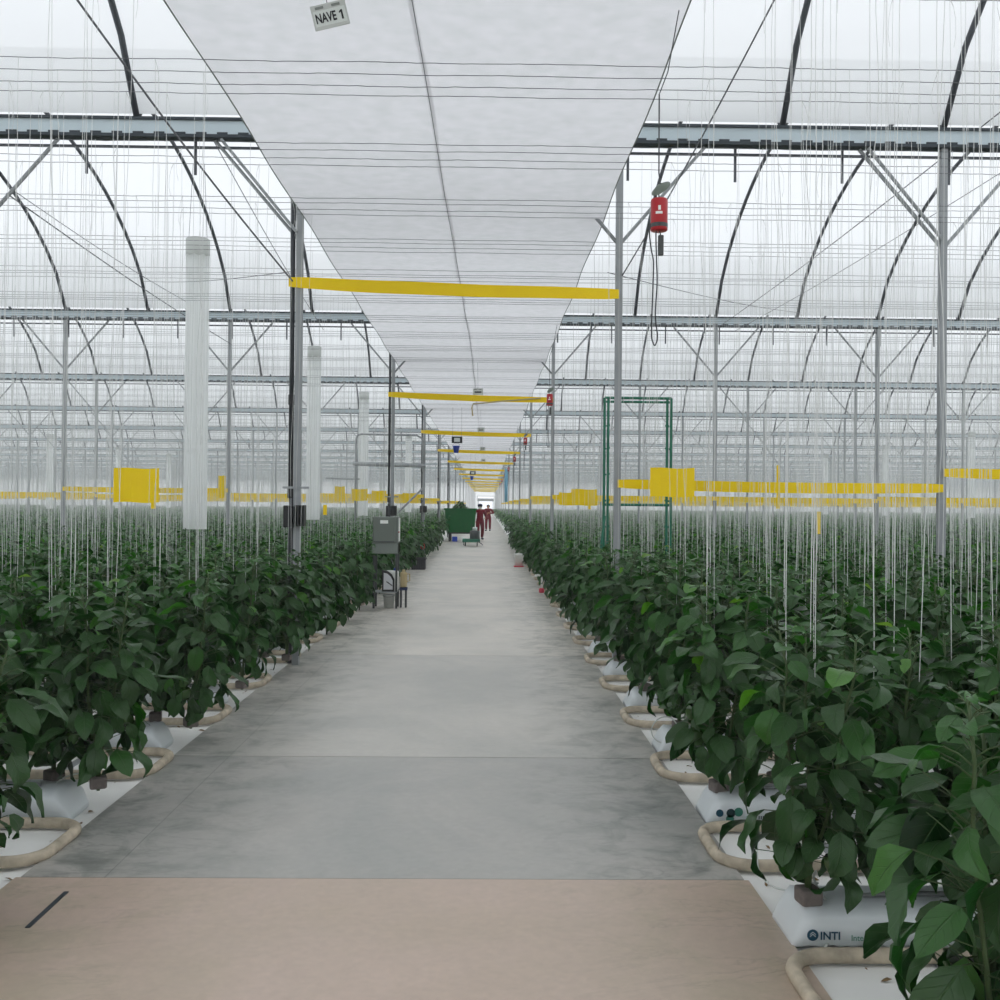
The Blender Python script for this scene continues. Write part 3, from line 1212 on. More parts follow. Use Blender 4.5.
def disc(r, n=20):
    return [(r * math.cos(2 * math.pi * i / n), r * math.sin(2 * math.pi * i / n), 0) for i in range(n)]


FACE = (math.radians(90), 0, 0)
for k in range(-1, 18):
    for s in (-1, 1):
        y = row_y(k) - 0.04
        nb_ = max(1, min(6, int((0.53 * y - (1.3 if s > 0 else 2.2)) / 1.04) + 1)) if k < BAGROWS else 1
        for i in range(nb_):
            x0 = (PATH_R + 0.01 + i * 1.04) if s > 0 else (PATH_L - 0.10 - (i + 1) * 1.04)
            if not (-0.5 * (y + .3) < x0 + 0.5 < 0.53 * (y + .3)) and i > 0:
                continue
            o = link('grow_bag', BAG)
            o.location = (x0, y, 0)
            sd = 'right' if s > 0 else 'left'
            rowno = k + 2 if s > 0 else k + 1
            edge = 'at the path end of' if i == 0 else f'{nth(i + 1)} from the path in'
            tag(o, f'white grow bag {edge} the {nth(max(rowno, 0))} row on the {sd}', 'grow bag', 'grow bags in the rows')
            if s > 0 and k == 0 and i == 0:
                o['label'] = 'white plastic grow bag printed INTI with a round teal emblem at the path'
                lg = MB()
                lg.add(disc(0.024), [tuple(range(20))])
                lo = lg.build('emblem', M['logo'], o)
                lo.location, lo.rotation_euler = (0.075, -0.1865, 0.082), FACE
                ar = MB()
                for dz in (0.0, 0.009):
                    ar.tube([(-0.012, -0.006 + dz, 0.001), (0, 0.004 + dz, 0.001), (0.012, -0.006 + dz, 0.001)], 0.0015, 4)
                ao = ar.build('emblem_mark', M['bag'], lo)
                text_mesh('INTI', 0.046, M['logo'], 'lettering', o, (0.105, -0.1875, 0.078), FACE, 0.0005, 0.001)
                text_mesh('Inter', 0.034, M['logogreen'], 'lettering', o, (0.235, -0.1875, 0.070), FACE, 0.0005, 0.0)
            if s > 0 and k == 1 and i == 0:
                o['label'] = 'white plastic grow bag printed with overlapping dark green discs at the path edge'
                for (dx, dz, r_, m_) in ((0.07, 0.085, 0.022, 'logo'), (0.135, 0.085, 0.026, 'logodark'), (0.18, 0.092, 0.026, 'logogreen'), (0.13, 0.052, 0.024, 'logogreen')):
                    d_ = MB().add(disc(r_), [tuple(range(20))]).build('printed_disc', M[m_], o)
                    d_.location, d_.rotation_euler = (dx, -0.1865, dz), FACE
                for (xa, w_, m_) in ((0.23, 0.06, 'logogreen'), (0.30, 0.05, 'logodark'), (0.36, 0.06, 'logogreen')):
                    bb = MB()
                    for q_ in range(int(w_ / 0.012)):
                        bb.box((q_ * 0.012, 0, 0), (0.006, 0.02, 0.001))
                    d_ = bb.build('print_line', M[m_], o)
                    d_.location, d_.rotation_euler = (xa, -0.1865, 0.06), FACE

# drip lines along the near rows
for k in range(-1, 7):
    for s in (-1, 1):
        if s < 0 and k < 0:
            continue
        y = row_y(k)
        x0 = PATH_R + 0.35 if s > 0 else PATH_L - 0.35
        pts = [(x0 + s * t * 6, y - 0.08 + 0.015 * math.sin(t * 40), 0.192 + 0.004 * math.sin(t * 23)) for t in [i / 40 for i in range(41)]]
        sd = 'right' if s > 0 else 'left'
        rowno = k + 2 if s > 0 else k + 1
        tag(MB().tube(pts, 0.010, 7).build('drip_line', M['drip'], smooth=True),
            f'thin grey drip line lying on the bags of the {nth(rowno)} row on the {sd}', 'drip line', 'drip lines on the grow bags')


def hose(pts, lab, r=0.005):
    # smooth through the points
    P_ = [Vector(p) for p in pts]
    out = []
    for i in range(len(P_) - 1):
        p0, p1, p2, p3 = P_[max(i - 1, 0)], P_[i], P_[i + 1], P_[min(i + 2, len(P_) - 1)]
        for j in range(8):
            t = j / 8
            out.append(0.5 * ((2 * p1) + (p2 - p0) * t + (2 * p0 - 5 * p1 + 4 * p2 - p3) * t * t + (3 * p1 - p0 - 3 * p2 + p3) * t ** 3))
    out.append(P_[-1])
    return tag(MB().tube(out, r, 7).build('drip_hose', M['hose'], smooth=True), lab, 'hose', 'white drip hoses')


hose([P(28, 818, 5.85), P(45, 797, 5.95), P(66, 778, 6.05), P(82, 772, 6.1), P(96, 772, 6.2)], 'white drip hose arching over the first visible pipe loop on the left')
hose([P(2, 800, 5.9), P(14, 788, 6.0), P(26, 782, 6.1), P(34, 786, 6.2)], 'short white drip hose among stems left of the arching one')
cc = P(667, 733, 7.5)
hose([cc + Vector((0.10 * math.cos(a), 0.02 * math.sin(a * 2), 0.10 * math.sin(a) + 0.02)) for a in np.linspace(-1.2, 5.2, 14)], 'coiled ring of white hose at the path edge on the right')
hose([P(838, 925, 4.25), P(816, 915, 4.25), P(808, 902, 4.3), P(812, 886, 4.35), P(822, 884, 4.4)], 'white hose loop beside the printed grow bag')
hose([P(846, 918, 4.3), P(828, 898, 4.3), P(818, 880, 4.35), P(820, 872, 4.5)], 'second white hose loop beside the printed grow bag')
hose([P(830, 948, 4.16), P(843, 930, 4.3), P(856, 915, 4.5)], 'straight white hose leaning across the printed grow bag')
hose([P(761, 838, 5.2), P(762, 870, 5.0), P(775, 886, 4.7), P(797, 893, 4.6)], 'white hose hanging in a loop behind the nearest bags')

# dry litter on the white ground cover
n = 700
lx = np.where(gr.uniform(0, 1, n) < .6, PATH_R + gr.exponential(.8, n) + .03, PATH_L - gr.exponential(.8, n) - .03)
ly = gr.uniform(3.2, 22, n)
org = np.stack([lx, ly, np.full(n, 0.012)], -1)
ln = gr.uniform(.015, .06, n)
v, q, at = leaves(org, gr.uniform(0, 6.28, n), gr.uniform(-.05, .25, n), gr.uniform(-.4, .4, n), ln, ln * .5, gr.uniform(.2, 1.0, n), gr.uniform(0, .5, n), np.zeros(n), 3, 2)
v[:, 2] = np.maximum(v[:, 2], 0.003)
tag(link('leaf_litter', np_mesh('leaf_litter', v, q, [M['litter']])), 'dry brown leaf litter scattered on the white ground cover', 'litter', kind='stuff')


# ================================================================== yellow bands and boards
def band(x0, x1, y, z0, z1, h, lab, group, twist=0.0):
    n = 26
    vs, fs = [], []
    for i in range(n + 1):
        t = i / n
        x = x0 + (x1 - x0) * t
        z = z0 + (z1 - z0) * t - 0.02 * math.sin(math.pi * t)
        hh = h * (0.75 + 0.25 * math.sin(math.pi * t) ** .4) if 0 < t < 1 else h * 0.72
        yy = y + 0.012 * math.sin(t * 17 + x0)
        tw_ = twist * math.sin(t * 6)
        for (dy, dz) in ((-0.003 + tw_ * .04, -hh / 2), (-0.003 - tw_ * .04, hh / 2), (0.003 - tw_ * .04, hh / 2), (0.003 + tw_ * .04, -hh / 2)):
            vs.append((x, yy + dy, z + dz))
    for i in range(n):
        for j in range(4):
            fs.append((i * 4 + j, i * 4 + (j + 1) % 4, (i + 1) * 4 + (j + 1) % 4, (i + 1) * 4 + j))
    fs += [(0, 1, 2, 3), (n * 4 + 3, n * 4 + 2, n * 4 + 1, n * 4)]
    return tag(MB().add(vs, fs).build('sticky_band', M['yellow']), lab, 'sticky band', group)


for k in range(1, NB):
    y = k * D - 0.06
    z = 4.35
    b = band(PX_L - 0.11, POST_X0, y, z + 0.05, z - 0.04, 0.145, f'yellow sticky band stretched across the walkway at the {nth(k)} pair of posts', 'yellow bands across the walkway', 0.2)
    if k == 2:
        pts = [P(540, 398, y - .02), P(505, 401, y - .02), P(472, 404, y - .02), P(471, 408, y - .02), P(472, 416, y - .02)]
        MB().tube(pts, 0.018, 5).build('torn_strip', M['tan'], b)
    for xs_, s in ((1, 'right'), (-1, 'left')):
        if k == 1 and xs_ < 0:
            continue
        for j in range(0, min(9, int(0.5 * k * D / POST_DX) + 1)):
            if k > 9:
                continue
            x0 = (POST_X0 + POST_DX * j) if xs_ > 0 else (PX_L - POST_DX * j)
            if k == 2 and xs_ < 0 and j != 1:
                continue
            zz = 2.13 + (0.16 if (k == 1 and j == 1) else random.uniform(-.06, .06) if k > 1 else 0)
            hh = 0.125 if k < 3 else 0.15
            band(x0, x0 + xs_ * POST_DX, y, zz, zz + random.uniform(-.02, .02), hh,
                 f'low yellow band over the crop, {nth(j + 1)} post gap {s} of path, {nth(k)} gutter', 'low yellow bands over the crop', 0.1)


def board(px, py, d, w, h, lab, rz=0.0, tail=0):
    c = P(px, py, d)
    e = empty('sticky_board', c, lab, 'sticky board', 'yellow sticky boards hung over the crop', rz)
    r_ = random.Random(px)
    vs, fs = [], []
    n = 8
    for sgn in (-1, 1):
        for i in range(n + 1):
            for z_ in (-h / 2, h / 2):
                t = i / n
                vs.append((w * (t - .5), sgn * 0.003 + 0.015 * math.sin(t * 5 + px), z_ + 0.006 * math.sin(t * 7 + px)))
    m_ = 2 * (n + 1)
    for i in range(n):
        a = 2 * i
        fs.append((a, a + 2, a + 3, a + 1))
        fs.append((m_ + a, m_ + a + 1, m_ + a + 3, m_ + a + 2))
        fs.append((a, m_ + a, m_ + a + 2, a + 2))
        fs.append((a + 1, a + 3, m_ + a + 3, m_ + a + 1))
    fs += [(0, 1, m_ + 1, m_), (2 * n, m_ + 2 * n, m_ + 2 * n + 1, 2 * n + 1)]
    MB().add(vs, fs).build('board_film', M['yellow'], e)
    top = WIRE_Z - c.z
    MB().tube([(-w * .35, 0, h / 2 - .01), (-w * .35, 0, top)], 0.0022, 4).build('hanging_cord', M['string'], e)
    MB().tube([(w * .35, 0, h / 2 - .01), (w * .35, 0, top)], 0.0022, 4).build('hanging_cord', M['string'], e)
    if tail:
        MB().box((tail, 0, -h / 2 - 0.03), (0.05, 0.008, 0.07)).build('loose_tab', M['yellow'], e)


board(138, 485.5, 10.7, 0.48, 0.365, 'large yellow sticky board hanging left of the tall white air sleeve', 0.03, 0.18)
board(672.5, 482.5, 10.7, 0.475, 0.31, 'large yellow sticky board hanging in front of the green frame', 0.03)
board(340, 494, 27.2, 0.28, 0.40, 'small narrow yellow board just right of the second air sleeve')
board(359.5, 495, 27.2, 0.44, 0.32, 'middle of three small yellow boards right of the second air sleeve')
board(379, 496, 27.2, 0.40, 0.28, 'third small yellow board beside the control cabinet post')
board(584, 497.5, 17.7, 0.46, 0.29, 'yellow board hanging just left of the green frame', 0.1, 0.1)
board(567, 499, 19.0, 0.30, 0.24, 'narrower yellow board partly behind the one left of the green frame', 0.1)
board(223, 487, 18.0, 0.16, 0.40, 'narrow yellow board seen edge-on right of the tallest air sleeve', 0.9)
board(410, 498, 36, 0.55, 0.34, 'yellow board low beside the control cabinet on the far side')
for px, py, d, w, h, lab in ((820, 523, 10.6, 0.04, 0.24, 'little upright yellow tag among the strings over the crop on the right'),
                             (779, 487, 14.2, 0.045, 0.62, 'tall thin yellow strip hanging across the low band on the right'),
                             (325.5, 510, 16.0, 0.06, 0.16, 'little yellow tag at the foot of the second air sleeve'),
                             (430, 490, 17, 0.03, 0.2, 'little yellow tag on a string')):
    if px == 430:
        continue
    c = P(px, py, d)
    t = tag(MB().box(c, (w, 0.006, h)).build('yellow_tag', M['yellow']), lab, 'tag')
    MB().tube([c + Vector((0, 0, h / 2)), (c.x, c.y, WIRE_Z)], 0.002, 4).build('tag_cord', M['string'], t)


# ================================================================== hanging things
def plate_sign(loc, w, h, tilt, lab, txt=None, group=None):
    e = empty('hanging_sign', loc, lab, 'sign', group)
    e.rotation_euler = (0, -tilt, 0)
    MB().rbox((0, 0, 0), (w, 0.008, h), 0.003).build('plate', M['signgrey'], e)
    MB().box((0, -0.0045, -0.01), (w * .90, 0.002, h * .62)).build('print_field', M['signpale'], e)
    for dx in (-w * .25, w * .22):
        MB().box((dx, -0.005, h * .36), (w * .24, 0.002, h * .10)).build('faded_line', M['faint'], e)
    if txt:
        lt = text_mesh('NAVE', h * .52, M['ink'], 'lettering', e, (-w * .42, -0.0068, -h * 0.08), (math.pi / 2, 0, 0), 0.0008, 0.0022)
        lt.scale = (0.63, 1, 1)
        x1, z1, hh = w * .34, -h * 0.08, h * .19
        MB().add([(x1 - .006, -.0075, z1 - hh), (x1 + .006, -.0075, z1 - hh), (x1 + .006, -.0075, z1 + hh), (x1 - .004, -.0075, z1 + hh), (x1 - .018, -.0075, z1 + hh * .62), (x1 - .018, -.0075, z1 + hh * .30), (x1 - .006, -.0075, z1 + hh * .55)],
                 [(0, 1, 2, 6), (6, 2, 3), (6, 3, 4, 5)]).build('lettering', M['ink'], e)
    else:
        MB().box((0, -0.006, -0.01), (w * .66, 0.002, h * .22)).build('faded_line', M['ink'], e)
    return e


c = P(325.5, 15, 6.5)
s_ = plate_sign(c, 0.232, 0.165, 0.25, 'small grey plate sign reading NAVE 1 under the overhead sheet', 'NAVE 1', 'bay signs over the walkway')
MB().tube([(0, 0, 0.077), (0.0, 0, 0.14)], 0.003, 5).build('hook', M['wire'], s_)
for k, lab in ((2, 'second'), (3, 'third'), (4, 'fourth'), (5, 'fifth')):
    s_ = plate_sign(Vector((-0.23, k * D, 4.49)), 0.24, 0.15, 0.02, f'tiny grey plate sign standing above the {lab} yellow band across the walkway', None, 'bay signs over the walkway')
    MB().tube([(0, 0, 0.07), (0.0, 0, SZ - 4.51)], 0.003, 4).build('hook', M['wire'], s_)

# black and white notice boards with a blue bucket hung beneath
for q_, (px, py, d) in enumerate(((456.5, 440, 33.8), (472.5, 473, 62.0))):
    c = P(px, py, d)
    w, h = 0.36, 0.22
    lab = ('nearer', 'farther')[q_]
    e = empty('notice_board', c, f'{lab} dark notice board hanging over the walkway above a blue bucket', 'notice board', 'notice boards over the walkway')
    MB().rbox((0, 0, 0), (w, 0.02, h), 0.006).build('board', M['ink'], e)
    MB().box((0, -0.0115, 0), (w * .55, 0.002, h * .6)).build('notice', M['signpale'], e)
    for sx in (-.42, .42):
        MB().tube([(sx * w, 0, h / 2), (sx * w, 0, SZ - c.z)], 0.004, 4).build('hanging_wire', M['wire'], e)
    c2 = P(px - 0.8, py + 9.5 * 33.8 / d, d)
    bk = empty('blue_bucket', c2, f'small blue bucket hanging below the {lab} notice board over the walkway', 'bucket', 'blue buckets over the walkway')
    MB().lathe([(0.075, -0.12), (0.115, 0.10), (0.125, 0.10), (0.125, 0.12), (0.105, 0.12), (0.07, -0.10)], n=18).build('bucket_body', M['blue'], bk, True)
    MB().tube([(0.12 * math.cos(a), 0, 0.11 + 0.10 * math.sin(a)) for a in np.linspace(0, math.pi, 12)], 0.004, 5).build('handle', M['wire'], bk)
    MB().tube([(0, 0, 0.21), (0, 0, c.z - c2.z - h / 2)], 0.003, 4).build('hook_wire', M['wire'], bk)


# red burner cans with cover plate, plug and cable
def burner(k):
    d = 6.58 + D * k
    z = 3.79
    e = empty('hanging_burner', (1.12, d, z), f'red can burner with tilted cover and dangling cable, {nth(k + 1)} along the walkway', 'burner', 'red burners hanging along the walkway')
    can = MB().lathe([(0.050, -0.105), (0.056, -0.100), (0.056, 0.095), (0.052, 0.105), (0.046, 0.105), (0.046, 0.08)], n=24).build('can', M['red'], e, True)
    lb = MB()
    n = 8
    for (a0, a1, z0, z1) in ((-2.15, -1.35, -0.005, 0.012), (-1.85, -1.55, 0.02, 0.05)):
        vs, fs = [], []
        for i in range(n + 1):
            a = a0 + (a1 - a0) * i / n
            for zz in (z0, z1):
                vs.append((0.0568 * math.cos(a), 0.0568 * math.sin(a), zz))
        for i in range(n):
            fs.append((2 * i, 2 * i + 2, 2 * i + 3, 2 * i + 1))
        lb.add(vs, fs)
    lb.build('printed_label', M['white'], can)
    MB().lathe([(0.0565, -0.085), (0.0568, -0.083), (0.0568, -0.060), (0.0565, -0.058)], n=24).build('base_band', M['cabdark'], can)
    rot = Matrix.Rotation(math.radians(-42), 3, 'Y') @ Matrix.Rotation(math.radians(30), 3, 'X')
    MB().lathe([(0.004, 0.016), (0.03, 0.012), (0.068, -0.008), (0.070, -0.012), (0.03, 0.006), (0.004, 0.009)], (0.005, 0, 0.185), 24, rot).build('cover', M['cover'], e, True)
    MB().tube([(0.0, 0.0, 0.09), (-0.004, 0, 0.15), (0.008, 0, 0.185), (-0.004, 0, 0.28), (-0.006, 0, 0.80)], 0.005, 6).build('hanging_cord', M['blackpipe'], e)
    top = WIRE_Z - z
    MB().tube([(-0.006, 0, 0.80), (0.05, 0, 0.95), (0.12, 0, top)], 0.004, 6).build('hanging_cord', M['blackpipe'], e)
    MB().rbox((0.012, 0, -0.20), (0.036, 0.03, 0.135), 0.006).build('plug', M['cabdark'], e)
    MB().tube([(0.0, 0, -0.10), (0.008, 0, -0.12), (0.012, 0, -0.14)], 0.004, 6).build('plug_cord', M['blackpipe'], e)
    pts = [(-0.045, 0, -0.02), (-0.062, 0.01, -0.10), (-0.05, 0.01, -0.22), (-0.035, 0, -0.32), (-0.04, 0, -0.55), (-0.045, 0, -0.78), (-0.035, 0, -0.84), (-0.02, 0, -0.86), (-0.005, 0, -0.80), (-0.02, 0, -0.66), (-0.01, 0, -0.45), (-0.015, 0, -0.30), (-0.02, 0, -0.15), (-0.02, 0, -0.10)]
    Pp = [Vector(p) for p in pts]
    out = []
    for i in range(len(Pp) - 1):
        p0, p1, p2, p3 = Pp[max(i - 1, 0)], Pp[i], Pp[i + 1], Pp[min(i + 2, len(Pp) - 1)]
        for j in range(5):
            t = j / 5
            out.append(0.5 * ((2 * p1) + (p2 - p0) * t + (2 * p0 - 5 * p1 + 4 * p2 - p3) * t * t + (3 * p1 - p0 - 3 * p2 + p3) * t ** 3))
    MB().tube(out, 0.0048, 6).build('power_cable', M['blackpipe'], e, True)


for k in range(8):
    burner(k)


# vertical clear air sleeves
def sleeve(x, y, ztop, zbot, r, lab):
    e = empty('air_sleeve', (x, y, 0), lab, 'air sleeve', 'vertical air sleeves over the crop')
    n, m_ = 28, 24
    vs, fs = [], []
    for i in range(n + 1):
        t = i / n
        z = zbot + (ztop - 0.28 - zbot) * t
        for j in range(m_):
            a = 2 * math.pi * j / m_
            rr = r * (1.0 + 0.035 * math.cos(8 * a + 0.5) + 0.012 * math.sin(t * 14 + 2 * a))
            vs.append((rr * math.cos(a), rr * math.sin(a), z))
    for i in range(n):
        for j in range(m_):
            fs.append((i * m_ + j, i * m_ + (j + 1) % m_, (i + 1) * m_ + (j + 1) % m_, (i + 1) * m_ + j))
    MB().add(vs, fs).build('film_tube', M['duct'], e, True)
    MB().lathe([(r * 0.98, ztop - 0.30), (r * 1.02, ztop - 0.28), (r * 1.02, ztop), (r * 0.9, ztop + 0.01)], n=24).build('fan_collar', M['signgrey'], e, True)
    for sx in (-1, 1):
        MB().tube([(sx * r * .8, 0, ztop), (sx * r * .5, 0, GUT_Z + 1.5)], 0.004, 4).build('hanging_cord', M['wire'], e)


for k in range(5):
    sleeve(-4.97, 17.1 + D * k, 6.36, 1.42, 0.195, f'tall white translucent air sleeve with grey collar, {nth(k + 1)} in the line left of the walkway')
for k in range(2, 6):
    sleeve(25.9, 18.6 + D * k, 6.05, 1.45, 0.2, f'distant white translucent air sleeve, {nth(k - 1)} in the line far out on the right')
for k in range(3, 6):
    sleeve(-27.0, 27.5 + D * k, 6.05, 1.45, 0.2, f'distant white translucent air sleeve, {nth(k - 2)} in the line far out on the left')

c = P(506, 480, 57.6)
tag(MB().tube([(c.x, c.y, 2.1), (c.x, c.y, 4.0)], 0.10, 12).tube([(c.x, c.y, 4.0), (c.x, c.y, WIRE_Z)], 0.006, 4).build('hanging_sleeve', M['paleblue'], smooth=True),
    'pale blue plastic sleeve hanging beside the far posts right of the walkway', 'sleeve')

# ================================================================== green lifting frame in the right-hand crop
gd = 15.36
e = empty('lifting_frame', (0, gd, 0), 'tall green tubular frame standing among the peppers on the right', 'lifting frame')
xl, xr = P(604, 0, gd).x, P(671, 0, gd).x
zt = P(640, 398, gd).z
for x, dx in ((xl, 0.058), (xr, -0.062)):
    for q_ in (0, 1):
        MB().tube([(x + q_ * dx, gd, 0.12), (x + q_ * dx, gd, zt)], 0.021, 8).build('upright', M['green'], e)
    for z_ in (1.55, 1.95, 2.35, 2.75, 3.1):
        MB().tube([(x - 0.01 * (1 if dx > 0 else -1), gd, z_), (x + dx * 1.5, gd, z_ + 0.02)], 0.016, 6).build('rung', M['green'], e)
MB().tube([(xl, gd, zt), (xr, gd, zt)], 0.021, 8).build('top_rail', M['green'], e)
MB().tube([(xl, gd, zt - 0.06), (xr, gd, zt - 0.06)], 0.019, 8).build('top_rail', M['green'], e)
MB().tube([(xl, gd, P(640, 505, gd).z), (xr, gd, P(640, 505, gd).z)], 0.021, 8).build('cross_rail', M['green'], e)
MB().tube([(xl + .02, gd, 1.72), (xl - 0.14, gd - 0.3, 0.75), (xl - .16, gd - .32, 0.12)], 0.018, 8).build('strut', M['green'], e)
MB().box(((xl + xr) / 2, gd, 0.20), (xr - xl + .1, 0.30, 0.06)).build('base', M['green'], e)
for x in (xl + .05, xr - .05):
    MB().lathe([(0.02, -0.02), (0.085, -0.02), (0.085, 0.02), (0.02, 0.02)], (x, gd, 0.088), 16, Matrix.Rotation(math.pi / 2, 3, 'Y')).build('wheel', M['rubber'], e)

for ch in e.children:
    ch.location = (0, -gd, 0)

# ================================================================== galvanised pipe portal left of the walkway
pd = 34.5
e = empty('pipe_portal', (0, pd, 0), 'galvanised pipe portal with level rails left of the walkway behind the cabinet', 'pipe portal')
xa, xb = P(356, 0, pd).x, PX_L
MB().tube([(xa, pd - .1, 0.02), (xa, pd - .1, 4.12), (xa + .06, pd - .1, 4.25), (xa + .2, pd - .1, 4.29), (xb - .25, pd - .1, 4.26), (xb - .08, pd - .1, 4.16), (xb - .03, pd - .1, 3.9), (xb - .03, pd - .1, 3.0)], 0.035, 8).build('bent_pipe', M['galv'], e, True)
MB().tube([(xa - .1, pd - .1, 3.27), (xb + .05, pd - .1, 3.22)], 0.07, 8).build('rail', M['galv'], e)
MB().tube([(P(327, 0, pd).x, pd - .1, 2.76), (P(360, 0, pd).x, pd - .1, 2.74)], 0.03, 8).build('rail', M['galv'], e)
MB().tube([P(398, 513, pd - .3), P(423, 488, pd - .3)], 0.035, 8).build('strut', M['galv'], e)

for ch in e.children:
    ch.location = (0, -pd, 0)

# ================================================================== control cabinet on its stand
cd = 18.0
cx = -1.80
e = empty('control_cabinet', (cx, cd, 0.02), 'grey steel control cabinet on four legs at the left edge of the walkway', 'cabinet')
MB().rbox((0, 0, 1.30), (0.45, 0.42, 0.66), 0.012).build('housing', M['cab'], e)
dr = MB().rbox((-0.02, -0.222, 1.40), (0.39, 0.022, 0.44), 0.008).build('door', M['cab'], e)
MB().box((-0.02, -0.236, 1.54), (0.14, 0.006, 0.06)).build('name_plate', M['white'], dr)
MB().box((-0.02, -0.236, 1.19), (0.36, 0.004, 0.015)).build('door_edge', M['cabdark'], dr)
MB().add([(-.225, -.21, 1.17), (.225, -.21, 1.17), (.225, -.26, .98), (-.225, -.26, .98), (-.225, .2, 1.17), (.225, .2, 1.17), (.225, .2, .98), (-.225, .2, .98)],
         [(0, 3, 2, 1), (4, 5, 6, 7), (0, 1, 5, 4), (3, 7, 6, 2), (0, 4, 7, 3), (1, 2, 6, 5)]).build('lower_tray', M['cab'], e)
MB().box((0.232, -0.02, 1.40), (0.012, 0.20, 0.42)).build('side_panel', M['white'], e)
MB().lathe([(0.012, 0), (0.014, 0.01), (0.010, 0.02)], (0.228, -0.17, 1.36), 12, Matrix.Rotation(math.pi / 2, 3, 'Y')).build('switch_knob', M['red'], e)
for sx in (-1, 1):
    for sy in (-1, 1):
        MB().box((sx * 0.20, sy * 0.18, 0.50), (0.035, 0.035, 1.0)).build('leg', M['cabdark'], e)
MB().box((0, 0, 0.29), (0.42, 0.40, 0.02)).build('shelf', M['galv'], e)
MB().tube([(0.05, 0.0, 1.63), (0.05, 0.02, 1.75), (0.02, 0.1, 1.85)], 0.018, 8).build('cable_gland', M['black'], e)
# things on and under the stand
g = gz = empty('gauge_case', (cx + 0.05, cd - 0.16, 0.32), 'black framed gauge with a pale face on the cabinet stand shelf', 'gauge')
MB().add([(-.09, -.03, 0), (.10, -.03, 0), (.10, -.03, .18), (.06, -.03, .25), (0, -.03, .30), (-.09, -.03, .32), (-.09, .03, 0), (.10, .03, 0), (.10, .03, .18), (.06, .03, .25), (0, .03, .30), (-.09, .03, .32)],
         [(5, 4, 3, 2, 1, 0), (6, 7, 8, 9, 10, 11), (0, 1, 7, 6), (1, 2, 8, 7), (2, 3, 9, 8), (3, 4, 10, 9), (4, 5, 11, 10), (5, 0, 6, 11)]).build('frame', M['black'], g)
fc = MB().add([(-.065, -.034, .03), (.075, -.034, .03), (.075, -.034, .165), (.045, -.034, .22), (-.005, -.034, .265), (-.065, -.034, .28)], [(5, 4, 3, 2, 1, 0)]).build('face', M['gauge'], g)
MB().tube([(-.02, -.037, .15), (.07, -.037, .09)], 0.008, 5).build('pointer', M['black'], fc)
gz.scale = (1.15, 1, 1.2)
w = empty('white_canister', (cx + 0.10, cd + 0.06, 0.32), 'white plastic canister behind the gauge on the cabinet stand', 'canister')
MB().rbox((0, 0, 0.18), (0.24, 0.18, 0.36), 0.035).build('canister_body', M['white'], w)
MB().lathe([(0.03, 0.36), (0.03, 0.40), (0.026, 0.405)], (0.06, 0, 0), 14).build('cap', M['blue'], w)
b = empty('grey_bucket', (cx + 0.06, cd - 0.08, 0.022), 'grey bucket standing under the cabinet stand shelf', 'bucket')
MB().lathe([(0.085, 0), (0.10, 0.22), (0.108, 0.22), (0.108, 0.24), (0.094, 0.24), (0.08, 0.02)], n=20).build('bucket_body', M['signgrey'], b, True)
MB().tube([(0.102 * math.cos(a), -0.03 - 0.08 * math.sin(a), 0.23 - 0.03 * math.sin(a)) for a in np.linspace(0, math.pi, 10)], 0.004, 5).build('handle', M['wire'], b)
j = empty('tan_jug', (cx + 0.31, cd + 0.05, 0.02), 'tan plastic jug on a dark stool right of the cabinet legs', 'jug')
MB().rbox((0, 0, 0.50), (0.12, 0.12, 0.28), 0.03).build('jug_body', M['tan'], j)
MB().tube([(0.05, 0, 0.60), (0.11, 0, 0.60), (0.11, 0, 0.48), (0.05, 0, 0.46)], 0.012, 6).build('handle', M['tan'], j)
MB().lathe([(0.03, 0.64), (0.03, 0.67), (0.02, 0.68)], n=12).build('cap', M['tan'], j)
st = empty('small_stool', (cx + 0.31, cd + 0.05, 0.02), 'dark narrow stool under the tan jug beside the cabinet', 'stool')
MB().rbox((0, 0, 0.335), (0.14, 0.14, 0.05), 0.01).build('seat', M['navy'], st)
for sx in (-1, 1):
    for sy in (-1, 1):
        MB().box((sx * 0.045, sy * 0.045, 0.155), (0.03, 0.03, 0.31)).build('leg', M['cabdark'], st)

# ================================================================== crate, buckets along the path
kd = 28.9
kr = empty('harvest_crate', (P(419.5, 0, kd).x, kd, 0.02), 'charcoal plastic harvest crate on the walkway behind the cabinet', 'crate')
cm = MB()
W_, H_, T_ = 0.36, 0.30, 0.02
for (c, s) in (((0, -.27, H_ / 2), (W_, T_, H_)), ((0, .27, H_ / 2), (W_, T_, H_)), ((-W_ / 2, 0, H_ / 2), (T_, .56, H_)), ((W_ / 2, 0, H_ / 2), (T_, .56, H_)), ((0, 0, .012), (W_, .56, .024))):
    cm.box(c, s)
cm.build('crate_body', M['crate'], kr)
rm = MB()
for (c, s) in (((0, -.285, H_), (W_ + .07, .03, .045)), ((0, .285, H_), (W_ + .07, .03, .045)), ((-W_ / 2 - .02, 0, H_), (.03, .60, .045)), ((W_ / 2 + .02, 0, H_), (.03, .60, .045))):
    rm.box(c, s)
rm.build('rim', M['crate'], kr)
for i in range(5):
    MB().box((-0.14 + i * 0.07, -.283, 0.14), (0.012, 0.012, 0.24)).build('rib', M['cabdark'], kr)

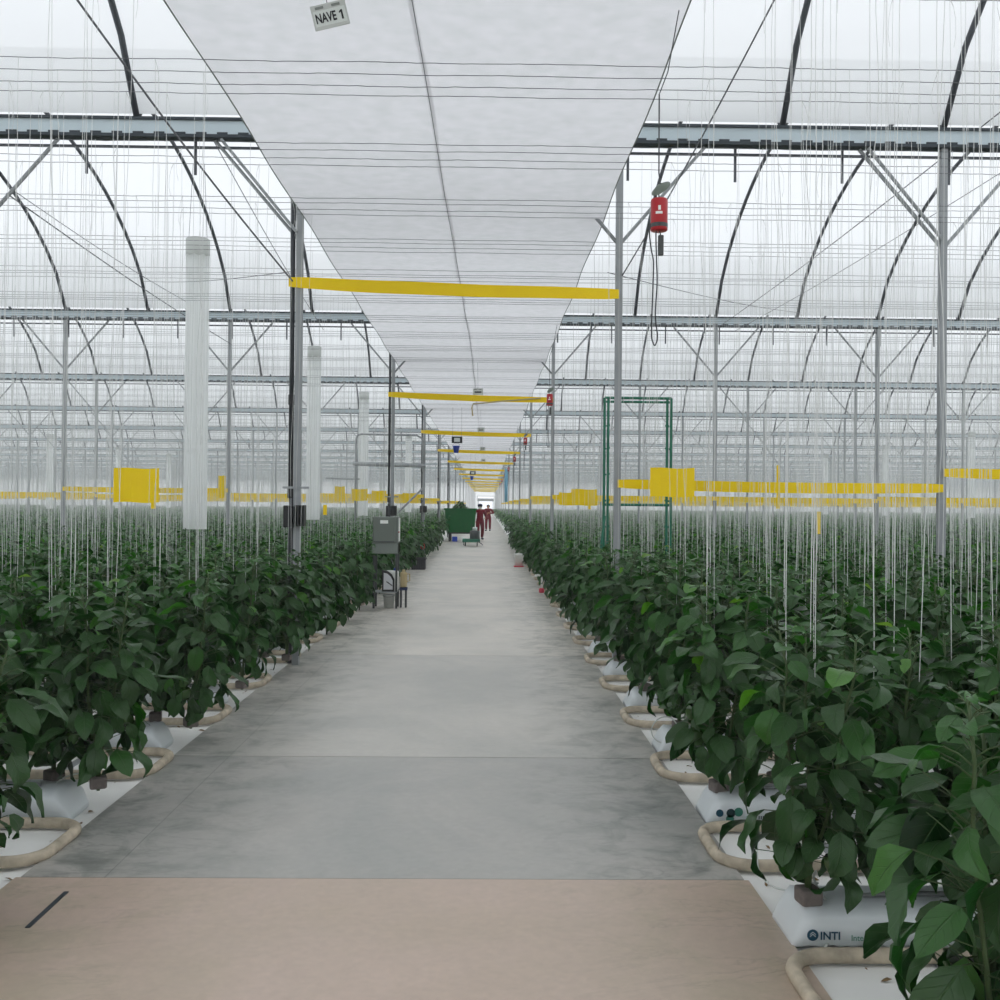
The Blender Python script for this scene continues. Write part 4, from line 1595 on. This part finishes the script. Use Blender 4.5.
bd = 30.3
b = empty('white_bucket', (P(519.5, 0, bd).x, bd, 0.02), 'white bucket on a pink saucer at the right edge of the walkway', 'bucket')
MB().lathe([(0.125, 0.03), (0.145, 0.36), (0.155, 0.36), (0.155, 0.40), (0.135, 0.40), (0.12, 0.05)], n=24).build('bucket_body', M['white'], b, True)
MB().lathe([(0.15, 0.0), (0.17, 0.035), (0.16, 0.035), (0.14, 0.01)], n=24).build('saucer', M['pink'], b, True)
MB().tube([(0.15 * math.cos(a), -0.02 - 0.12 * math.sin(a), 0.38 - 0.1 * math.sin(a)) for a in np.linspace(0, math.pi, 12)], 0.003, 5).build('handle', M['white'], b)
hd = 21.3
hx = P(541, 0, hd).x
h_ = empty('standpipe', (hx, hd, 0.02), 'white bent standpipe with a pink-red foot at the right path edge', 'pipe')
MB().tube([(-0.12, 0, .36), (-0.04, 0, .375), (0.02, 0, .35), (0.035, 0, .28), (0.035, 0, .06)], 0.024, 10).build('bent_pipe', M['white'], h_, True)
MB().lathe([(0.05, 0), (0.06, 0.03), (0.055, 0.09), (0.03, 0.10)], (0.03, 0, 0), 14).build('foot', M['pink'], h_, True)
c = P(423, 547, 31.0)
rp = tag(link('red_pepper', fruit_data(M['redfruit'], 1.7)), 'red pepper hanging low at the path edge behind the crate', 'pepper')
rp.location = (c.x, c.y, c.z + 0.1)

# ================================================================== green tub cart, trolley
td = 52.0
tx = P(461, 0, td).x
t = empty('harvest_cart', (tx, td, 0.02), 'big green plastic tub on a wheeled chassis, left half of the walkway', 'cart')
bm_ = MB()
w1, w0, l1, l0 = 0.79, 0.70, 1.05, 0.95
zb, ztp = 0.48, 1.66
vs = []
for (w_, l_, z_) in ((w0, l0, zb), (w1, l1, ztp), (w1 - .05, l1 - .05, ztp), (w0 - .05, l0 - .05, zb + .05)):
    vs += [(-w_, -l_, z_), (w_, -l_, z_), (w_, l_, z_), (-w_, l_, z_)]
fs = [(3, 2, 1, 0)]
for a in range(3):
    for q_ in range(4):
        fs.append((a * 4 + q_, a * 4 + (q_ + 1) % 4, a * 4 + 4 + (q_ + 1) % 4, a * 4 + 4 + q_))
fs.append((12, 13, 14, 15))
bm_.add(vs, fs)
tb = bm_.build('tub', M['tub'], t)
r_ = MB()
for (c, s) in (((0, -l1, ztp), (2 * w1 + .1, .08, .08)), ((0, l1, ztp), (2 * w1 + .1, .08, .08)), ((-w1, 0, ztp), (.08, 2 * l1 + .1, .08)), ((w1, 0, ztp), (.08, 2 * l1 + .1, .08))):
    r_.rbox(c, s, .015)
r_.build('rim', M['tub'], tb)
for i in range(5):
    x = -0.58 + i * 0.29
    MB().add([(x - .02, -l0 - .03, zb), (x + .02, -l0 - .03, zb), (x + .02, -l1 - .03, ztp), (x - .02, -l1 - .03, ztp), (x - .02, -l0 + .01, zb), (x + .02, -l0 + .01, zb), (x + .02, -l1 + .01, ztp), (x - .02, -l1 + .01, ztp)],
             [(0, 1, 2, 3), (4, 7, 6, 5), (0, 4, 5, 1), (1, 5, 6, 2), (2, 6, 7, 3), (3, 7, 4, 0)]).build('rib', M['tub'], tb)
MB().box((0, 0, 0.44), (1.3, 1.9, 0.07)).build('chassis', M['rubber'], t)
for sx in (-1, 1):
    for sy in (-1, 1):
        MB().lathe([(0.04, -.05), (0.19, -.05), (0.21, -.03), (0.21, .03), (0.19, .05), (0.04, .05)], (sx * 0.55, sy * 0.70, 0.211), 20, Matrix.Rotation(math.pi / 2, 3, 'Y')).build('wheel', M['rubber'], t)
MB().tube([(0.5, -0.8, .35), (.62, -.95, .30), (.62, -1.0, 0.06)], 0.02, 8).build('tow_bar', M['galv'], t)
bxx = tag(MB().rbox((tx - 0.27, td - 1.10, 0.16), (0.26, 0.2, 0.26), .02).build('blue_box', M['blue']), 'small blue box on the walkway under the green tub cart', 'box')
cw = tag(MB().lathe([(0.10, 0.022), (0.12, 0.05), (0.12, .20), (0.06, .26), (0.03, .28)], (tx + 0.12, td - 1.14, 0), 16).build('white_jug', M['white'], smooth=True), 'round white jug on the walkway in front of the tub cart', 'jug')
# cut foliage heaped in the tub
n = 420
org = np.stack([gr.normal(-0.05, 0.24, n), gr.normal(0, 0.34, n), np.zeros(n)], -1)
org[:, 2] = 1.52 + 0.50 * np.exp(-((org[:, 0] + .05) / .33) ** 2) * gr.uniform(.4, 1, n)
org += np.array([tx, td, 0])
ln = gr.uniform(.12, .24, n)
v, q, at = leaves(org, gr.uniform(0, 6.28, n), gr.uniform(-.5, .9, n), gr.uniform(-.5, .5, n), ln, ln * .6, gr.uniform(.3, 1, n), gr.uniform(.1, .4, n), gr.uniform(.1, .75, n), 3, 2)
tag(link('cut_foliage', np_mesh('cut_foliage', v, q, [M['leaf']], at)), 'heap of cut green pepper foliage in the green tub', 'foliage', kind='stuff')

rd = 45.8
rx = P(473, 0, rd).x
t = empty('platform_trolley', (rx, rd, 0.02), 'low green platform trolley parked in front of the tub cart', 'trolley')
MB().rbox((-.06, 0, 0.25), (0.80, 0.95, 0.14), .015).build('platform', M['green'], t)
for sx in (-1, 1):
    for sy in (-1, 1):
        MB().lathe([(0.02, -.02), (0.085, -.02), (0.085, .02), (0.02, .02)], (sx * 0.27 - .06, sy * 0.40, 0.086), 16, Matrix.Rotation(math.pi / 2, 3, 'Y')).build('wheel', M['rubber'], t)
MB().tube([(.25, -.47, .22), (.42, -.55, .12), (.46, -.55, 0.06)], 0.018, 8).build('drawbar', M['cabdark'], t)
MB().tube([(-.30, -.45, .06), (-.40, -.52, .06), (-.42, -.5, .2)], 0.018, 8).build('drawbar', M['cabdark'], t)
o = empty('trolley_drum', (rx + .10, rd, 0.345), 'dark drum with a pale lid standing on the green platform trolley', 'drum')
MB().lathe([(0.21, 0), (0.23, 0.03), (0.23, 0.34), (0.20, 0.38)], n=20).build('drum_body', M['cabdark'], o, True)
MB().lathe([(0.11, 0.38), (0.11, 0.52), (0.08, 0.54)], n=18).build('lid', M['signpale'], o, True)
MB().tube([(-.12, 0, .38), (-.16, 0, .6), (-.12, 0, .68)], 0.012, 6).build('handle', M['black'], o)


# ================================================================== humid air filling the house
hz = bpy.data.materials.new('humid_air')
hz.use_nodes = True
hz.node_tree.nodes.clear()
ho = hz.node_tree.nodes.new('ShaderNodeOutputMaterial')
hv = hz.node_tree.nodes.new('ShaderNodeVolumeScatter')
hv.inputs['Color'].default_value = (1, 1, 1, 1)
hv.inputs['Density'].default_value = HAZE
hz.node_tree.links.new(hv.outputs[0], ho.inputs['Volume'])
hm = MB().box((0, (Y_END - 14) / 2, 4.35), (2 * HALF_W - 2, Y_END + 10, 8.86)).build('humid_haze', hz)
tag(hm, 'thin humid haze filling the air of the greenhouse', 'haze', kind='stuff')

# ================================================================== two workers
def skin_body(name, joints, edges, m, parent=None, sub=2, extra=None):
    me = bpy.data.meshes.new(name)
    names = list(joints)
    me.from_pydata([joints[n_][0] for n_ in names], [(names.index(a), names.index(b)) for a, b in edges], [])
    o = link(name, me, parent)
    o.modifiers.new('skin', 'SKIN').use_smooth_shade = True
    sv = me.skin_vertices[0].data
    for i, n_ in enumerate(names):
        r = joints[n_][1]
        sv[i].radius = r if isinstance(r, tuple) else (r, r)
        sv[i].use_root = i == 0
    s = o.modifiers.new('subdivision', 'SUBSURF')
    s.levels = s.render_levels = sub
    bpy.context.view_layer.update()
    dg = bpy.context.evaluated_depsgraph_get()
    new = bpy.data.meshes.new_from_object(o.evaluated_get(dg))
    new.materials.clear()
    new.materials.append(m)
    o.modifiers.clear()
    o.data = new
    for p_ in new.polygons:
        p_.use_smooth = True
    return o


def worker(loc, rz, pose, label, cap, mask, scale=1.0):
    """skeleton faces -y; height 1.66"""
    J = {}
    J['pelvis'] = ((0, 0, 0.90), (0.135, 0.10))
    J['waist'] = ((0, 0, 1.04), (0.115, 0.09))
    J['chest'] = ((0, -0.01, 1.24), (0.145, 0.105))
    J['collar'] = ((0, 0, 1.38), (0.09, 0.07))
    J['neck'] = ((0, -0.01, 1.44), 0.052)
    J['jaw'] = ((0, -0.025, 1.515), (0.062, 0.070))
    J['skull'] = ((0, -0.015, 1.59), (0.074, 0.086))
    J['crown'] = ((0, -0.005, 1.635), (0.052, 0.062))
    E = [('pelvis', 'waist'), ('waist', 'chest'), ('chest', 'collar'), ('collar', 'neck'), ('neck', 'jaw'), ('jaw', 'skull'), ('skull', 'crown')]
    for s, nm in ((-1, 'a'), (1, 'b')):
        lg = pose['leg' + nm]
        J['hip' + nm] = ((s * 0.095, 0, 0.84), 0.085)
        J['knee' + nm] = ((s * 0.10 + lg[0][0], lg[0][1], lg[0][2]), 0.058)
        J['ankle' + nm] = ((s * 0.10 + lg[1][0], lg[1][1], lg[1][2]), 0.042)
        J['heel' + nm] = ((s * 0.10 + lg[1][0], lg[1][1] - 0.03, lg[1][2] - 0.045), 0.040)
        J['toe' + nm] = ((s * 0.11 + lg[1][0], lg[1][1] - 0.19, lg[1][2] - 0.055), (0.042, 0.028))
        E += [('pelvis', 'hip' + nm), ('hip' + nm, 'knee' + nm), ('knee' + nm, 'ankle' + nm), ('ankle' + nm, 'heel' + nm), ('heel' + nm, 'toe' + nm)]
        ar = pose['arm' + nm]
        sh_ = Vector((s * 0.185, 0.0, 1.355))
        el, wr, ha = (Vector(x) for x in ar)
        J['shoulder' + nm] = (sh_[:], 0.058)
        J['elbow' + nm] = (el[:], 0.042)
        J['wrist' + nm] = (wr[:], 0.029)
        J['palm' + nm] = (ha[:], (0.036, 0.020))
        E += [('collar', 'shoulder' + nm), ('shoulder' + nm, 'elbow' + nm), ('elbow' + nm, 'wrist' + nm), ('wrist' + nm, 'palm' + nm)]
    e = empty('person', loc, label, 'person', None, rz)
    e.scale = (scale * 1.12, scale * 1.12, scale)
    body = skin_body('body', J, E, M['skin'], e)
    # fingers, joined to the body mesh
    fing = MB()
    for s, nm in ((-1, 'a'), (1, 'b')):
        wr, ha = Vector(J['wrist' + nm][0]), Vector(J['palm' + nm][0])
        d_ = (ha - wr).normalized()
        sd_ = d_.cross(Vector((0, 1, 0.3))).normalized()
        cu = d_.cross(sd_).normalized()
        for q_, ln in enumerate((0.062, 0.074, 0.070, 0.055)):
            b0 = ha + sd_ * (q_ - 1.5) * 0.019 + d_ * 0.015
            fing.tube([b0, b0 + d_ * ln * .5 + cu * .006, b0 + d_ * ln * .8 + cu * .022, b0 + d_ * ln + cu * .038], [.010, .0095, .0085, .007], 7)
        b0 = ha - d_ * 0.025 - sd_ * 0.03
        fing.tube([b0, b0 - sd_ * .022 + d_ * .028, b0 - sd_ * .026 + d_ * .055 + cu * .012], [.012, .011, .008], 7)
    # face
    fc_ = MB()
    fc_.lathe([(0.004, 0.02), (0.011, 0.005), (0.015, -0.012), (0.008, -0.018)], (0, -0.102, 1.56), 10)
    for s in (-1, 1):
        fc_.lathe([(0.004, -.012), (0.014, 0.0), (0.012, 0.02), (0.004, 0.03)], (s * 0.076, -0.005, 1.555), 8)
    bm2 = bmesh.new()
    bm2.from_mesh(body.data)
    for mb in (fing, fc_):
        vs_ = [bm2.verts.new(v_) for v_ in mb.v]
        for f_ in mb.f:
            bm2.faces.new([vs_[i] for i in f_]).smooth = True
    bm2.to_mesh(body.data)
    bm2.free()
    eye = MB()
    for s in (-1, 1):
        eye.lathe([(0.002, -.006), (0.008, -.003), (0.008, .003), (0.002, .006)], (s * 0.030, -0.098, 1.575), 8)
    eye.build('eye', M['ink'], e)
    MB().tube([(-.022, -.094, 1.512), (0, -.099, 1.509), (.022, -.094, 1.512)], .005, 6).build('mouth', M['pink'], e)
    # workwear: same skeleton, a little wider, ending at neck, cuffs and ankles
    g = 0.022
    JC = {}
    for n_, (p_, r) in J.items():
        if n_ in ('neck', 'jaw', 'skull', 'crown') or n_[:4] in ('palm', 'heel') or n_[:3] == 'toe':
            continue
        JC[n_] = (p_, tuple(x + g for x in r) if isinstance(r, tuple) else r + g)
    EC = [(a, b_) for a, b_ in E if a in JC and b_ in JC]
    skin_body('overalls', JC, EC, M['maroon'], e)
    for nm in 'ab':
        h_, t_ = Vector(J['heel' + nm][0]), Vector(J['toe' + nm][0])
        MB().tube([h_ + Vector((0, .04, 0.0)), h_, (h_ + t_) / 2, t_, t_ + Vector((0, -.03, 0))], [.035, .05, .052, .045, .02], 10).build('shoe', M['black'], e, True)
    hair = MB().lathe([(0.088, -0.09), (0.096, -0.03), (0.094, 0.02), (0.075, 0.06), (0.035, 0.083), (0.004, 0.088)], (0, 0.014, 1.592), 18)
    hair.build('hair', M['hair'], e, True)
    if cap:
        c_ = MB().lathe([(0.104, -0.012), (0.106, 0.02), (0.098, 0.06), (0.06, 0.095), (0.006, 0.105)], (0, 0.0, 1.60), 20)
        c_.add([(-.08, -.085, 1.595), (.08, -.085, 1.595), (.06, -.165, 1.585), (0, -.185, 1.583), (-.06, -.165, 1.585), (-.08, -.085, 1.605), (.08, -.085, 1.605), (.06, -.165, 1.595), (0, -.185, 1.593), (-.06, -.165, 1.595)],
               [(0, 4, 3, 2, 1), (5, 6, 7, 8, 9), (0, 1, 6, 5), (1, 2, 7, 6), (2, 3, 8, 7), (3, 4, 9, 8), (4, 0, 5, 9)])
        c_.build('cap', M['navy'], e, True)
    if mask:
        MB().lathe([(0.06, -0.055), (0.082, -0.02), (0.088, 0.02), (0.080, 0.04)], (0, -0.022, 1.515), 18).build('face_mask', M['white'], e, True)
    return e


p1 = 54.0
walk1 = {'lega': ((-.01, -0.16, 0.50), (0.0, -0.06, 0.10)), 'legb': ((.01, -0.02, 0.47), (.01, 0.14, 0.115)),
         'arma': ((-0.27, 0.05, 1.10), (-0.25, -0.12, 0.92), (-0.24, -0.18, 0.86)), 'armb': ((0.26, 0.02, 1.09), (0.20, -0.20, 1.02), (0.16, -0.26, 1.02))}
worker((P(480.2, 0, p1).x, p1, 0.02), 0.15, walk1, 'person in maroon workwear and blue cap walking beside the green tub', True, True, 1.15)
p2 = 73.5
walk2 = {'lega': ((0, -0.10, 0.49), (0, -0.04, 0.10)), 'legb': ((0, 0.0, 0.48), (0.0, 0.10, 0.105)),
         'arma': ((-0.30, -0.02, 1.12), (-0.12, -0.22, 1.10), (-0.05, -0.25, 1.10)), 'armb': ((0.30, -0.02, 1.12), (0.12, -0.22, 1.14), (0.05, -0.25, 1.15))}
worker((P(488.3, 0, p2).x, p2, 0.02), -0.1, walk2, 'person in maroon workwear with folded arms, farther along the walkway', False, False, 1.15)
